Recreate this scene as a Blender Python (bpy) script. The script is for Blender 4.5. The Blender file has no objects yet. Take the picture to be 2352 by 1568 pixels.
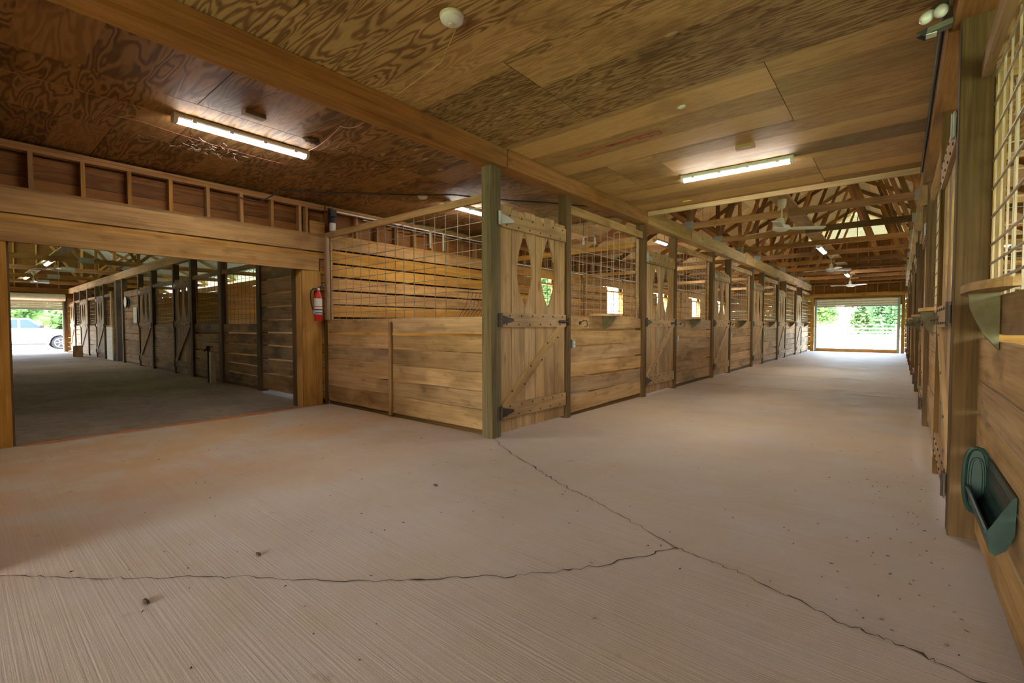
import bpy, bmesh, math, random
from mathutils import Vector, Matrix

RND = random.Random(7)
SC = bpy.context.scene
COL = SC.collection
R = math.radians

# ------------------------------------------------------------------ camera, world, sun, exposure
CAM_H = 1.225
YAW, PITCH, ROLL, FPX = 0.693356419, 0.0325422974, -0.00131828953, 1068.97
cam_d = bpy.data.cameras.new('camera')
cam = bpy.data.objects.new('camera', cam_d)
COL.objects.link(cam)
cam_d.sensor_width = 36.0
cam_d.lens = 36.0 * FPX / 2352.0
cam_d.clip_start = 0.05
cam_d.clip_end = 500
_fw = Vector((-math.sin(YAW) * math.cos(PITCH), math.cos(YAW) * math.cos(PITCH), -math.sin(PITCH)))
_rt = Vector((math.cos(YAW), math.sin(YAW), 0))
_up = _rt.cross(_fw)
_r2 = math.cos(ROLL) * _rt + math.sin(ROLL) * _up
_u2 = -math.sin(ROLL) * _rt + math.cos(ROLL) * _up
_m = Matrix.Identity(4)
for i in range(3):
    _m[i][0], _m[i][1], _m[i][2] = _r2[i], _u2[i], -_fw[i]
_m[2][3] = CAM_H
cam.matrix_world = _m
SC.camera = cam

SKY_STRENGTH = 4.2
SUN_ENERGY = 24.0
LED_STRENGTH = 74.0
SC.view_settings.view_transform = 'Standard'
SC.view_settings.look = 'None'
SC.view_settings.exposure = 0.58
SC.view_settings.gamma = 1.0
SC.view_settings.use_curve_mapping = False

world = bpy.data.worlds.new('world')
SC.world = world
world.use_nodes = True
wn = world.node_tree
wn.nodes.clear()
wo = wn.nodes.new('ShaderNodeOutputWorld')
wb = wn.nodes.new('ShaderNodeBackground')
ws = wn.nodes.new('ShaderNodeTexSky')
ws.sky_type = 'NISHITA'
ws.sun_disc = False
ws.sun_elevation = R(52)
ws.sun_rotation = R(200)
ws.air_density = 1.2
ws.dust_density = 2.5
wn.links.new(ws.outputs[0], wb.inputs[0])
wb.inputs[1].default_value = SKY_STRENGTH
wn.links.new(wb.outputs[0], wo.inputs[0])

sun_d = bpy.data.lights.new('sun', 'SUN')
sun_d.energy = SUN_ENERGY
sun_d.angle = R(1.0)
sun_d.color = (1.0, 0.95, 0.86)
sun = bpy.data.objects.new('sun', sun_d)
COL.objects.link(sun)
_sd = Vector((-0.45, -0.40, 0.80)).normalized()      # towards the sun
sun.rotation_euler = _sd.to_track_quat('Z', 'Y').to_euler()


def portal(loc, axis, sx, sz):
    d = bpy.data.lights.new('daylight_opening', 'AREA')
    d.shape = 'RECTANGLE'
    d.size, d.size_y = sx, sz
    d.cycles.is_portal = True
    o = bpy.data.objects.new('daylight_opening', d)
    COL.objects.link(o)
    o.location = loc
    o.rotation_euler = (-Vector(axis)).to_track_quat('Z', 'Y').to_euler()


# main aisle runs along +Y, wing aisle along -X
AX, BX = -3.38, 0.24            # aisle faces of the two stall rows
Y0, MOD = 3.80, 3.86            # corner post, stall module
YEND = Y0 + 6 * MOD             # 26.96
CEIL = 3.16
REAR = -7.0                     # stall back wall / wing entrance wall
WEND = -31.7
YBACK = -7.0
portal((-1.57, YEND + 0.1, 1.15), (0, -1, 0), 3.3, 2.3)
portal((WEND - 0.1, 1.95, 1.1), (1, 0, 0), 3.5, 2.2)
portal((-1.57, YBACK - 0.1, 1.1), (0, 1, 0), 3.7, 2.2)
try:
    SC.cycles.use_denoising = True
    SC.cycles.max_bounces = 4
    SC.cycles.diffuse_bounces = 4
    SC.cycles.glossy_bounces = 3
    SC.cycles.sample_clamp_indirect = 6.0
    SC.cycles.use_adaptive_sampling = True
    SC.cycles.adaptive_threshold = 0.1
    SC.cycles.adaptive_min_samples = 34
    SC.cycles.use_light_tree = True
    SC.cycles.caustics_reflective = False
    SC.cycles.caustics_refractive = False
except Exception:
    pass


# ------------------------------------------------------------------ materials
class NT:
    def __init__(self, name):
        self.m = bpy.data.materials.new(name)
        self.m.use_nodes = True
        self.t = self.m.node_tree
        self.t.nodes.clear()
        self.out = self.t.nodes.new('ShaderNodeOutputMaterial')

    def n(self, typ, **kw):
        nd = self.t.nodes.new('ShaderNode' + typ)
        for k, v in kw.items():
            setattr(nd, k, v)
        return nd

    def l(self, a, b):
        self.t.links.new(a, b)

    def val(self, sock, v):
        if hasattr(v, 'is_linked') or hasattr(v, 'links'):
            self.l(v, sock)
        else:
            sock.default_value = v

    def math(self, op, a, b=0.0, c=None, clamp=False):
        nd = self.n('Math', operation=op, use_clamp=clamp)
        self.val(nd.inputs[0], a)
        self.val(nd.inputs[1], b)
        if c is not None:
            self.val(nd.inputs[2], c)
        return nd.outputs[0]

    def vmath(self, op, a, b):
        nd = self.n('VectorMath', operation=op)
        self.val(nd.inputs[0], a)
        self.val(nd.inputs[1], b)
        return nd.outputs[0]

    def noise(self, vec, scale=1.0, detail=3.0, rough=0.55, dist=0.0):
        nd = self.n('TexNoise')
        self.l(vec, nd.inputs['Vector'])
        nd.inputs['Scale'].default_value = scale
        nd.inputs['Detail'].default_value = detail
        nd.inputs['Roughness'].default_value = rough
        nd.inputs['Distortion'].default_value = dist
        return nd.outputs[0]

    def smooth(self, v, a, b, lo=0.0, hi=1.0):
        nd = self.n('MapRange', interpolation_type='SMOOTHSTEP')
        self.val(nd.inputs[0], v)
        nd.inputs[1].default_value = a
        nd.inputs[2].default_value = b
        nd.inputs[3].default_value = lo
        nd.inputs[4].default_value = hi
        return nd.outputs[0]

    def mix(self, fac, a, b, mode='MIX'):
        nd = self.n('MixRGB', blend_type=mode)
        self.val(nd.inputs[0], fac)
        for s, v in ((nd.inputs[1], a), (nd.inputs[2], b)):
            if isinstance(v, tuple):
                s.default_value = (*v, 1.0) if len(v) == 3 else v
            else:
                self.l(v, s)
        return nd.outputs[0]

    def coords(self, kind='Object'):
        return self.n('TexCoord').outputs[kind]

    def rnd(self):
        return self.n('ObjectInfo').outputs['Random']

    def bsdf(self, color, rough=0.7, metal=0.0, normal=None, spec=0.4, **kw):
        b = self.n('BsdfPrincipled')
        for key, v in (('Base Color', color), ('Roughness', rough), ('Metallic', metal), ('Specular IOR Level', spec)):
            s = b.inputs[key]
            if isinstance(v, tuple):
                s.default_value = (*v, 1.0)
            else:
                self.val(s, v)
        for k, v in kw.items():
            s = b.inputs[k]
            if isinstance(v, tuple):
                s.default_value = (*v, 1.0)
            else:
                self.val(s, v)
        if normal is not None:
            self.l(normal, b.inputs['Normal'])
        self.l(b.outputs[0], self.out.inputs[0])
        return b

    def bump(self, h, strength=0.3, dist=0.01):
        nd = self.n('Bump')
        nd.inputs['Strength'].default_value = strength
        nd.inputs['Distance'].default_value = dist
        self.l(h, nd.inputs['Height'])
        return nd.outputs[0]


def plain(name, col, rough=0.6, metal=0.0, spec=0.4, emit=None, es=0.0, var=0.12):
    t = NT(name)
    if emit:
        b = t.bsdf(col, rough, metal, spec=spec)
        b.inputs['Emission Color'].default_value = (*emit, 1)
        b.inputs['Emission Strength'].default_value = es
    else:
        nz = t.noise(t.coords(), 9.0, 4.0)
        c2 = tuple(max(0, c * (1 - 2 * var)) for c in col)
        c = t.mix(t.smooth(nz, 0.3, 0.7), c2, col)
        t.bsdf(c, rough, metal, spec=spec)
    return t.m


def wood(name, light, dark, var=0.22, grain=1.0, knots=0.55, grime=0.35, grime_col=(0.10, 0.07, 0.045), rough=0.78, sat=0.0, bump=0.25):
    """sawn timber; the grain runs along each board's own long axis (local X)"""
    t = NT(name)
    r = t.rnd()
    off = t.n('CombineXYZ')
    t.l(t.math('MULTIPLY', r, 41.3), off.inputs[0])
    t.l(t.math('MULTIPLY', r, 17.9), off.inputs[1])
    t.l(t.math('MULTIPLY', r, 7.7), off.inputs[2])
    p = t.vmath('ADD', t.coords(), off.outputs[0])
    g1 = t.noise(t.vmath('MULTIPLY', p, (0.9, 16.0, 16.0)), 1.0, 3.5, 0.62, 0.5)
    g2 = t.noise(t.vmath('MULTIPLY', p, (1.7, 70.0, 70.0)), 1.0, 2.0, 0.6)
    bl = t.noise(t.vmath('MULTIPLY', p, (0.9, 2.2, 2.2)), 1.0, 3.0, 0.6)
    f = t.math('ADD', t.math('MULTIPLY', g1, 0.70 * grain), t.math('MULTIPLY', g2, 0.48))
    f = t.smooth(f, 0.28, 0.86)
    c = t.mix(f, dark, light)
    # knots
    vo = t.n('TexVoronoi')
    t.l(t.vmath('MULTIPLY', p, (1.15, 3.6, 3.6)), vo.inputs['Vector'])
    vo.inputs['Scale'].default_value = 1.0
    k = t.smooth(vo.outputs['Distance'], 0.03, 0.13, 1.0, 0.0)
    c = t.mix(t.math('MULTIPLY', k, knots), c, tuple(x * 0.35 for x in dark))
    # stains and handling dirt
    gr = t.smooth(bl, 0.47, 0.66, 0.0, grime)
    c = t.mix(gr, c, grime_col)
    b2 = t.noise(t.vmath('MULTIPLY', p, (3.2, 7.0, 7.0)), 1.0, 3.5, 0.65)
    c = t.mix(t.smooth(b2, 0.55, 0.72, 0.0, grime * 0.9), c, grime_col)
    b3 = t.noise(t.vmath('ADD', t.vmath('MULTIPLY', p, (1.3, 3.0, 3.0)), (7.3, 3.1, 1.7)), 1.0, 2.0, 0.6)
    c = t.mix(t.smooth(b3, 0.52, 0.70, 0.0, grime * 0.6), c, tuple(min(1, x * 1.25) for x in light))
    # board to board tone
    hs = t.n('HueSaturation')
    t.l(c, hs.inputs['Color'])
    t.l(t.math('ADD', 1.0 - var, t.math('MULTIPLY', r, 2 * var)), hs.inputs['Value'])
    r2 = t.math('FRACT', t.math('MULTIPLY', r, 91.7))
    t.l(t.math('ADD', 0.99 + sat, t.math('MULTIPLY', r2, 0.2)), hs.inputs['Saturation'])
    hs.inputs['Hue'].default_value = 0.5
    h = t.math('ADD', t.math('MULTIPLY', g2, 0.6), t.math('MULTIPLY', g1, 0.8))
    t.bsdf(hs.outputs[0], rough, spec=0.25, normal=t.bump(h, bump, 0.006))
    return t.m


def plywood(name, light, dark, contrast=1.0, freq=11.0, stain=(0.10, 0.045, 0.014), stain_amt=0.5, sc=(1.05, 5.2), tv=0.52, fine_amt=0.45):
    """rotary-cut veneer: closed flame figure along local X, tonal veneer strips across"""
    t = NT(name)
    r = t.rnd()
    off = t.n('CombineXYZ')
    t.l(t.math('MULTIPLY', r, 57.0), off.inputs[0])
    t.l(t.math('MULTIPLY', r, 23.0), off.inputs[1])
    t.l(t.math('MULTIPLY', r, 9.0), off.inputs[2])
    p = t.vmath('ADD', t.coords(), off.outputs[0])
    # veneer strips across the sheet, each with its own tone
    sep = t.n('SeparateXYZ')
    t.l(p, sep.inputs[0])
    strip = t.math('FLOOR', t.math('ADD', t.math('MULTIPLY', sep.outputs[1], 2.6), t.math('MULTIPLY', t.noise(t.vmath('MULTIPLY', p, (0.35, 0.0, 0.0)), 1.0, 1.0), 0.5)))
    wn_ = t.n('TexWhiteNoise', noise_dimensions='1D')
    t.l(strip, wn_.inputs['W'])
    sv = wn_.outputs['Value']
    so = t.n('CombineXYZ')
    t.l(t.math('MULTIPLY', sv, 31.0), so.inputs[0])
    t.l(t.math('MULTIPLY', sv, 11.0), so.inputs[2])
    q = t.vmath('ADD', p, so.outputs[0])
    base = t.noise(t.vmath('MULTIPLY', q, (sc[0], sc[1], sc[1])), 1.0, 2.5, 0.5, 0.35)
    ringf = t.math('FRACT', t.math('MULTIPLY', base, freq))
    ring = t.smooth(t.math('ABSOLUTE', t.math('SUBTRACT', ringf, 0.5)), 0.06, 0.40)
    fine = t.noise(t.vmath('MULTIPLY', q, (3.0, 55.0, 55.0)), 1.0, 3.0, 0.6)
    f = t.math('ADD', t.math('MULTIPLY', ring, 0.62 * contrast), t.math('MULTIPLY', fine, fine_amt), clamp=True)
    soft = t.math('GREATER_THAN', sv, 0.62)
    f = t.math('ADD', t.math('MULTIPLY', f, t.math('SUBTRACT', 1.0, t.math('MULTIPLY', soft, 0.55))), t.math('MULTIPLY', soft, 0.42), clamp=True)
    c = t.mix(f, dark, light)
    bl = t.noise(t.vmath('MULTIPLY', p, (0.8, 1.1, 1.0)), 1.0, 5.0, 0.62)
    c = t.mix(t.smooth(bl, 0.50, 0.68, 0.0, stain_amt), c, stain)
    spk = t.noise(p, 38.0, 2.0)
    c = t.mix(t.smooth(spk, 0.68, 0.80, 0.0, 0.55), c, (0.07, 0.035, 0.012))
    hs = t.n('HueSaturation')
    t.l(c, hs.inputs['Color'])
    tone = t.math('ADD', t.math('ADD', 0.90 - tv / 2, t.math('MULTIPLY', sv, tv)), t.math('MULTIPLY', r, 0.20))
    t.l(tone, hs.inputs['Value'])
    hs.inputs['Saturation'].default_value = 1.08
    t.bsdf(hs.outputs[0], 0.72, spec=0.3, normal=t.bump(t.math('ADD', ring, fine), 0.12, 0.004))
    return t.m


def concrete():
    t = NT('broomed_concrete')
    p = t.coords()
    sep = t.n('SeparateXYZ')
    t.l(p, sep.inputs[0])
    n1 = t.noise(p, 0.45, 5.0, 0.6)
    n2 = t.noise(p, 2.3, 5.0, 0.6)
    broom = t.noise(t.vmath('MULTIPLY', p, (1.1, 95.0, 1.0)), 1.0, 3.0, 0.55, 0.15)
    broom2 = t.noise(t.vmath('MULTIPLY', p, (0.5, 24.0, 1.0)), 1.0, 2.0, 0.5, 0.1)
    grit = t.noise(p, 160.0, 2.0)
    c = t.mix(t.smooth(n1, 0.32, 0.68), (0.395, 0.325, 0.270), (0.465, 0.408, 0.358))
    c = t.mix(t.smooth(n2, 0.35, 0.75, 0.0, 0.35), c, (0.45, 0.315, 0.20))
    c = t.mix(t.smooth(broom, 0.30, 0.70, 0.0, 0.16), c, (0.66, 0.58, 0.51))
    c = t.mix(t.smooth(broom2, 0.55, 0.75, 0.0, 0.16), c, (0.36, 0.26, 0.19))
    # orange-tan tint that grows across the crossing towards the wing
    orange_tint = t.math('MULTIPLY', t.smooth(sep.outputs[0], -2.6, -5.2), t.smooth(t.noise(p, 0.8, 5.0, 0.65), 0.30, 0.62))
    c = t.mix(t.math('MULTIPLY', orange_tint, 0.75), c, (0.47, 0.27, 0.115))
    aisle = t.math('MULTIPLY', t.smooth(sep.outputs[1], 3.6, 6.4), t.smooth(sep.outputs[0], -4.5, -3.0))
    aisle = t.math('MULTIPLY', aisle, t.smooth(t.noise(p, 0.6, 4.0, 0.6), 0.25, 0.6))
    c = t.mix(t.math('MULTIPLY', aisle, 0.5), c, (0.58, 0.41, 0.225))  # the aisle's warm, brighter light put into the floor colour
    # spots
    sp = t.noise(p, 5.5, 2.0, 0.4)
    c = t.mix(t.smooth(sp, 0.73, 0.80, 0.0, 0.45), c, (0.26, 0.19, 0.14))
    h = t.math('ADD', t.math('MULTIPLY', broom, 1.0), t.math('MULTIPLY', grit, 0.35))
    t.bsdf(c, t.smooth(n2, 0.3, 0.8, 0.62, 0.85), spec=0.3, normal=t.bump(h, 0.35, 0.004))
    return t.m


def leafmat(name, a, b):
    t = NT(name)
    nz = t.noise(t.coords('Object'), 0.9, 3.0)
    c = t.mix(t.smooth(nz, 0.35, 0.65), a, b)
    bs = t.bsdf(c, 0.6, spec=0.3)
    bs.inputs['Transmission Weight'].default_value = 0.0
    tr = t.n('BsdfTranslucent')
    t.l(c, tr.inputs[0])
    ms = t.n('MixShader')
    ms.inputs[0].default_value = 0.35
    t.l(bs.outputs[0], ms.inputs[1])
    t.l(tr.outputs[0], ms.inputs[2])
    t.l(ms.outputs[0], t.out.inputs[0])
    return t.m


def groundmat(name, cols, scale):
    t = NT(name)
    p = t.coords()
    c = t.mix(t.smooth(t.noise(p, scale, 6.0, 0.65), 0.35, 0.65), cols[0], cols[1])
    c = t.mix(t.smooth(t.noise(p, scale * 9, 3.0), 0.45, 0.7, 0, 0.5), c, cols[2])
    t.bsdf(c, 0.9, spec=0.1, normal=t.bump(t.noise(p, 30.0, 3.0), 0.4, 0.03))
    return t.m


M = {}
M['plank'] = wood('weathered_plank', (0.52, 0.355, 0.195), (0.29, 0.175, 0.085), grime=0.52, grime_col=(0.13, 0.075, 0.036))
M['dirtydimplank'] = wood('dirty_dim_plank', (0.33, 0.215, 0.12), (0.15, 0.09, 0.045), grime=0.6, grime_col=(0.06, 0.042, 0.03))  # grimy planks, darkened further to carry the wing's dimness
M['darkpost'] = wood('dark_post', (0.13, 0.09, 0.055), (0.05, 0.034, 0.022), var=0.15, grime=0.5, grime_col=(0.03, 0.022, 0.016))  # post tone darkened to carry the wing's shade
M['door'] = wood('stall_door_wood', (0.50, 0.345, 0.19), (0.27, 0.165, 0.08), var=0.16, grime=0.42, grime_col=(0.13, 0.078, 0.04))
M['amber'] = wood('amber_pine', (0.58, 0.35, 0.14), (0.33, 0.17, 0.057), var=0.16, grime=0.38, grime_col=(0.17, 0.082, 0.03))
M['post'] = wood('treated_post', (0.150, 0.090, 0.040), (0.052, 0.027, 0.010), var=0.18, grime=0.45, grime_col=(0.075, 0.05, 0.026), knots=0.4, bump=0.5)
M['greenpost'] = wood('greened_post', (0.21, 0.165, 0.095), (0.07, 0.053, 0.03), var=0.05, grime=0.62, grime_col=(0.11, 0.108, 0.066), knots=0.3, bump=0.6)
M['beam'] = wood('red_brown_beam', (0.42, 0.235, 0.115), (0.20, 0.09, 0.038), var=0.14, knots=0.7, grime=0.3, sat=0.05)
M['palebeam'] = wood('pale_beam', (0.56, 0.40, 0.225), (0.34, 0.21, 0.10), var=0.10, grime=0.25)
M['truss'] = wood('truss_lumber', (0.40, 0.225, 0.105), (0.20, 0.092, 0.036), var=0.5, grime=0.4, grime_col=(0.09, 0.04, 0.018))
M['stud'] = wood('stud_lumber', (0.45, 0.26, 0.105), (0.24, 0.115, 0.04), var=0.2, grime=0.35)
M['redply'] = plywood('red_sheathing', (0.26, 0.115, 0.04), (0.12, 0.045, 0.015), 0.6, 9.0, (0.06, 0.025, 0.01), 0.5)
M['ply'] = plywood('ceiling_ply', (0.50, 0.33, 0.155), (0.13, 0.06, 0.02), 1.2, 13.0)
M['plyfine'] = plywood('ceiling_ply_fine', (0.48, 0.315, 0.145), (0.12, 0.056, 0.018), 1.15, 7.0, sc=(2.2, 15.0))
M['plypale'] = plywood('ceiling_ply_pale', (0.56, 0.385, 0.185), (0.29, 0.165, 0.062), 0.5, 6.0, (0.17, 0.09, 0.03), 0.4, sc=(1.6, 9.0), tv=0.72, fine_amt=0.7)
M['plydark'] = plywood('ceiling_ply_dark', (0.36, 0.205, 0.085), (0.095, 0.042, 0.014), 1.1, 11.0, (0.085, 0.036, 0.012), 0.75)
M['deck'] = plywood('roof_deck', (0.84, 0.64, 0.37), (0.62, 0.43, 0.21), 0.5, 7.0, (0.3, 0.16, 0.06), 0.3)
M['concrete'] = concrete()
_cm = M['concrete']
M['dustshadefloor'] = groundmat('dusty_shade_floor', ((0.20, 0.145, 0.10), (0.27, 0.205, 0.15), (0.15, 0.105, 0.07)), 0.7)  # dusty tone, darkened so the colour holds the wing's shade
M['crack'] = plain('crack_dirt', (0.055, 0.038, 0.025), 0.95)
M['chordshadow'] = plain('chord_shadow', (0.22, 0.15, 0.095), 0.95)  # dark tone for the cast shadows of the truss chords
M['orange_tint'] = plain('orange_clay', (0.62, 0.17, 0.05), 0.9)
M['straw'] = plain('straw_bits', (0.10, 0.06, 0.03), 0.95)
M['white'] = plain('white_plastic', (0.74, 0.74, 0.70), 0.4, var=0.03)
M['cream'] = plain('aged_plastic', (0.66, 0.60, 0.42), 0.45, var=0.06)
M['black'] = plain('black_rubber', (0.022, 0.02, 0.02), 0.5)
M['iron'] = plain('rusty_iron', (0.075, 0.055, 0.045), 0.55, 0.6)
M['steel'] = plain('galvanised', (0.38, 0.38, 0.36), 0.6, 0.6, var=0.1)
M['wire'] = plain('wire_panel', (0.42, 0.34, 0.24), 0.5, 0.5)
M['wirerust'] = plain('wire_rust', (0.20, 0.11, 0.06), 0.6, 0.3)
M['red'] = plain('extinguisher_red', (0.55, 0.02, 0.015), 0.35, var=0.05)
M['label'] = plain('paper_label', (0.72, 0.70, 0.64), 0.7, var=0.12)
M['blue'] = plain('label_blue', (0.05, 0.16, 0.38), 0.6)
M['green'] = plain('green_plastic', (0.015, 0.052, 0.041), 0.42, var=0.25)
M['mould'] = plain('green_shelf_wood', (0.20, 0.175, 0.095), 0.8, var=0.2)
M['fixture'] = plain('grimy_fixture', (0.13, 0.12, 0.085), 0.6)
M['plug'] = plain('veneer_plug_wood', (0.50, 0.33, 0.16), 0.7)
M['mud'] = plain('mud_nest', (0.16, 0.10, 0.055), 0.95)
M['yellow'] = plain('yellow_twine', (0.65, 0.42, 0.05), 0.7)
M['redpaint'] = plain('red_spray_paint', (0.52, 0.13, 0.075), 0.8, var=0.2)
M['rubber'] = plain('tyre', (0.025, 0.025, 0.026), 0.8)
M['rim'] = plain('alloy', (0.7, 0.7, 0.7), 0.25, 0.9, var=0.03)
M['paint'] = plain('silver_paint', (0.62, 0.63, 0.64), 0.28, 0.35, 0.6, var=0.02)
M['glass'] = plain('dark_glass', (0.03, 0.045, 0.05), 0.12, 0.0, 0.25, var=0.0)
M['metalroof'] = plain('metal_roof', (0.52, 0.53, 0.53), 0.45, 0.6, var=0.1)
M['shutter'] = plain('shutter_paint', (0.82, 0.79, 0.68), 0.45, 0.1, var=0.06)
M['rope'] = plain('black_cable', (0.025, 0.022, 0.02), 0.6)
M['redwire'] = plain('red_wire', (0.33, 0.10, 0.07), 0.6)
M['web'] = plain('cobweb', (0.55, 0.50, 0.42), 0.9)
M['leaf_a'] = leafmat('leaves_mid', (0.085, 0.145, 0.05), (0.17, 0.235, 0.095))
M['leaf_b'] = leafmat('leaves_dark', (0.05, 0.10, 0.05), (0.11, 0.18, 0.09))
M['bark'] = plain('bark', (0.12, 0.085, 0.06), 0.95)
M['grass'] = groundmat('field_grass', ((0.24, 0.35, 0.12), (0.32, 0.43, 0.17), (0.38, 0.43, 0.21)), 0.12)
M['gravel'] = groundmat('pale_gravel', ((0.52, 0.47, 0.40), (0.62, 0.57, 0.50), (0.42, 0.37, 0.31)), 0.4)
M['fencedark'] = plain('dark_fence', (0.09, 0.08, 0.075), 0.8)
M['led'] = plain('led_lens', (0.9, 0.9, 0.9), 0.5, emit=(1.0, 0.965, 0.91), es=LED_STRENGTH)
M['bulb'] = plain('opal_bulb', (0.80, 0.80, 0.74), 0.12, 0.0, 0.6, var=0.02)
M['translucent'] = None
_t = NT('yellow_fibreglass')
_d = _t.n('BsdfDiffuse'); _d.inputs[0].default_value = (0.72, 0.60, 0.34, 1)
_tr = _t.n('BsdfTranslucent'); _tr.inputs[0].default_value = (0.42, 0.34, 0.19, 1)
_mx = _t.n('MixShader'); _mx.inputs[0].default_value = 0.16
_t.l(_d.outputs[0], _mx.inputs[1]); _t.l(_tr.outputs[0], _mx.inputs[2]); _t.l(_mx.outputs[0], _t.out.inputs[0])
M['translucent'] = _t.m


# ------------------------------------------------------------------ mesh helpers
_cache = {}
FACES = [(0, 3, 2, 1), (4, 5, 6, 7), (0, 1, 5, 4), (1, 2, 6, 5), (2, 3, 7, 6), (3, 0, 4, 7)]


def new_mesh(name, verts, faces, mat, smooth=False):
    me = bpy.data.meshes.new(name)
    me.from_pydata([tuple(v) for v in verts], [], faces)
    me.materials.append(mat)
    if smooth:
        for pl in me.polygons:
            pl.use_smooth = True
    me.update()
    return me


def link(name, me, parent=None, mat4=None):
    o = bpy.data.objects.new(name, me)
    COL.objects.link(o)
    if parent is not None:
        o.parent = parent
    if mat4 is not None:
        o.matrix_local = mat4
    return o


def tag(o, label, cat, group=None, kind='thing'):
    o['label'] = label
    o['category'] = cat
    o['kind'] = kind
    if group:
        o['group'] = group
    return o


def structure(o, label=None):
    o['kind'] = 'structure'
    if label:
        o['label'] = label
    return o


def empty(name, loc=(0, 0, 0), rz=0.0):
    o = bpy.data.objects.new(name, None)
    o.empty_display_size = 0.1
    COL.objects.link(o)
    o.location = loc
    o.rotation_euler = (0, 0, rz)
    return o


def frame(axes_x, axes_y, loc):
    x = Vector(axes_x).normalized()
    y = Vector(axes_y)
    y = (y - x * y.dot(x)).normalized()
    z = x.cross(y)
    m = Matrix.Identity(4)
    for i in range(3):
        m[i][0], m[i][1], m[i][2], m[i][3] = x[i], y[i], z[i], loc[i]
    return m


def plank_mesh(L, W, T, mat, rough=0.0, var=0):
    key = ('p', round(L, 3), round(W, 3), round(T, 3), mat.name, round(rough, 4), var)
    if key in _cache:
        return _cache[key]
    rr = random.Random(hash((round(L, 3), round(W, 3), var)) & 0xffff)
    n = 1 if rough == 0 else max(3, min(7, int(L / 0.35)))
    vs, fs = [], []
    for i in range(n + 1):
        x = -L / 2 + L * i / n
        a = -W / 2 + (rr.uniform(-rough, rough) if rough else 0)
        b = W / 2 + (rr.uniform(-rough, rough) if rough else 0)
        vs += [(x, a, -T / 2), (x, b, -T / 2), (x, b, T / 2), (x, a, T / 2)]
    for i in range(n):
        o = 4 * i
        for k in range(4):
            k2 = (k + 1) % 4
            fs.append((o + k, o + k2, o + 4 + k2, o + 4 + k))
    fs.append((3, 2, 1, 0))
    e = 4 * n
    fs.append((e, e + 1, e + 2, e + 3))
    fs = [tuple(reversed(f)) for f in fs]
    me = new_mesh('plank', vs, fs, mat)
    _cache[key] = me
    return me


def board(name, parent, mat, p0, p1, width_dir, W, T, rough=0.0, var=0):
    """a board from p0 to p1 (centre line), W across along width_dir, T thick"""
    p0, p1 = Vector(p0), Vector(p1)
    L = (p1 - p0).length
    me = plank_mesh(L, W, T, mat, rough, var)
    return link(name, me, parent, frame(p1 - p0, width_dir, (p0 + p1) / 2))


def hboard(name, parent, mat, x0, x1, z0, z1, y, T, rough=0.0, tilt=0.0, var=0):
    """horizontal board in a row's frame: along x, face at y (towards the aisle), body goes into +y"""
    zc = (z0 + z1) / 2
    return board(name, parent, mat, (x0, y + T / 2, zc - tilt), (x1, y + T / 2, zc + tilt), (0, 0, 1), z1 - z0, T, rough, var)


def vboard(name, parent, mat, x0, x1, z0, z1, y, T, rough=0.0, var=0):
    xc = (x0 + x1) / 2
    return board(name, parent, mat, (xc, y + T / 2, z0), (xc, y + T / 2, z1), (1, 0, 0), x1 - x0, T, rough, var)


def box_data(x0, x1, y0, y1, z0, z1):
    return [(x0, y0, z0), (x1, y0, z0), (x1, y1, z0), (x0, y1, z0), (x0, y0, z1), (x1, y0, z1), (x1, y1, z1), (x0, y1, z1)]


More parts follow.
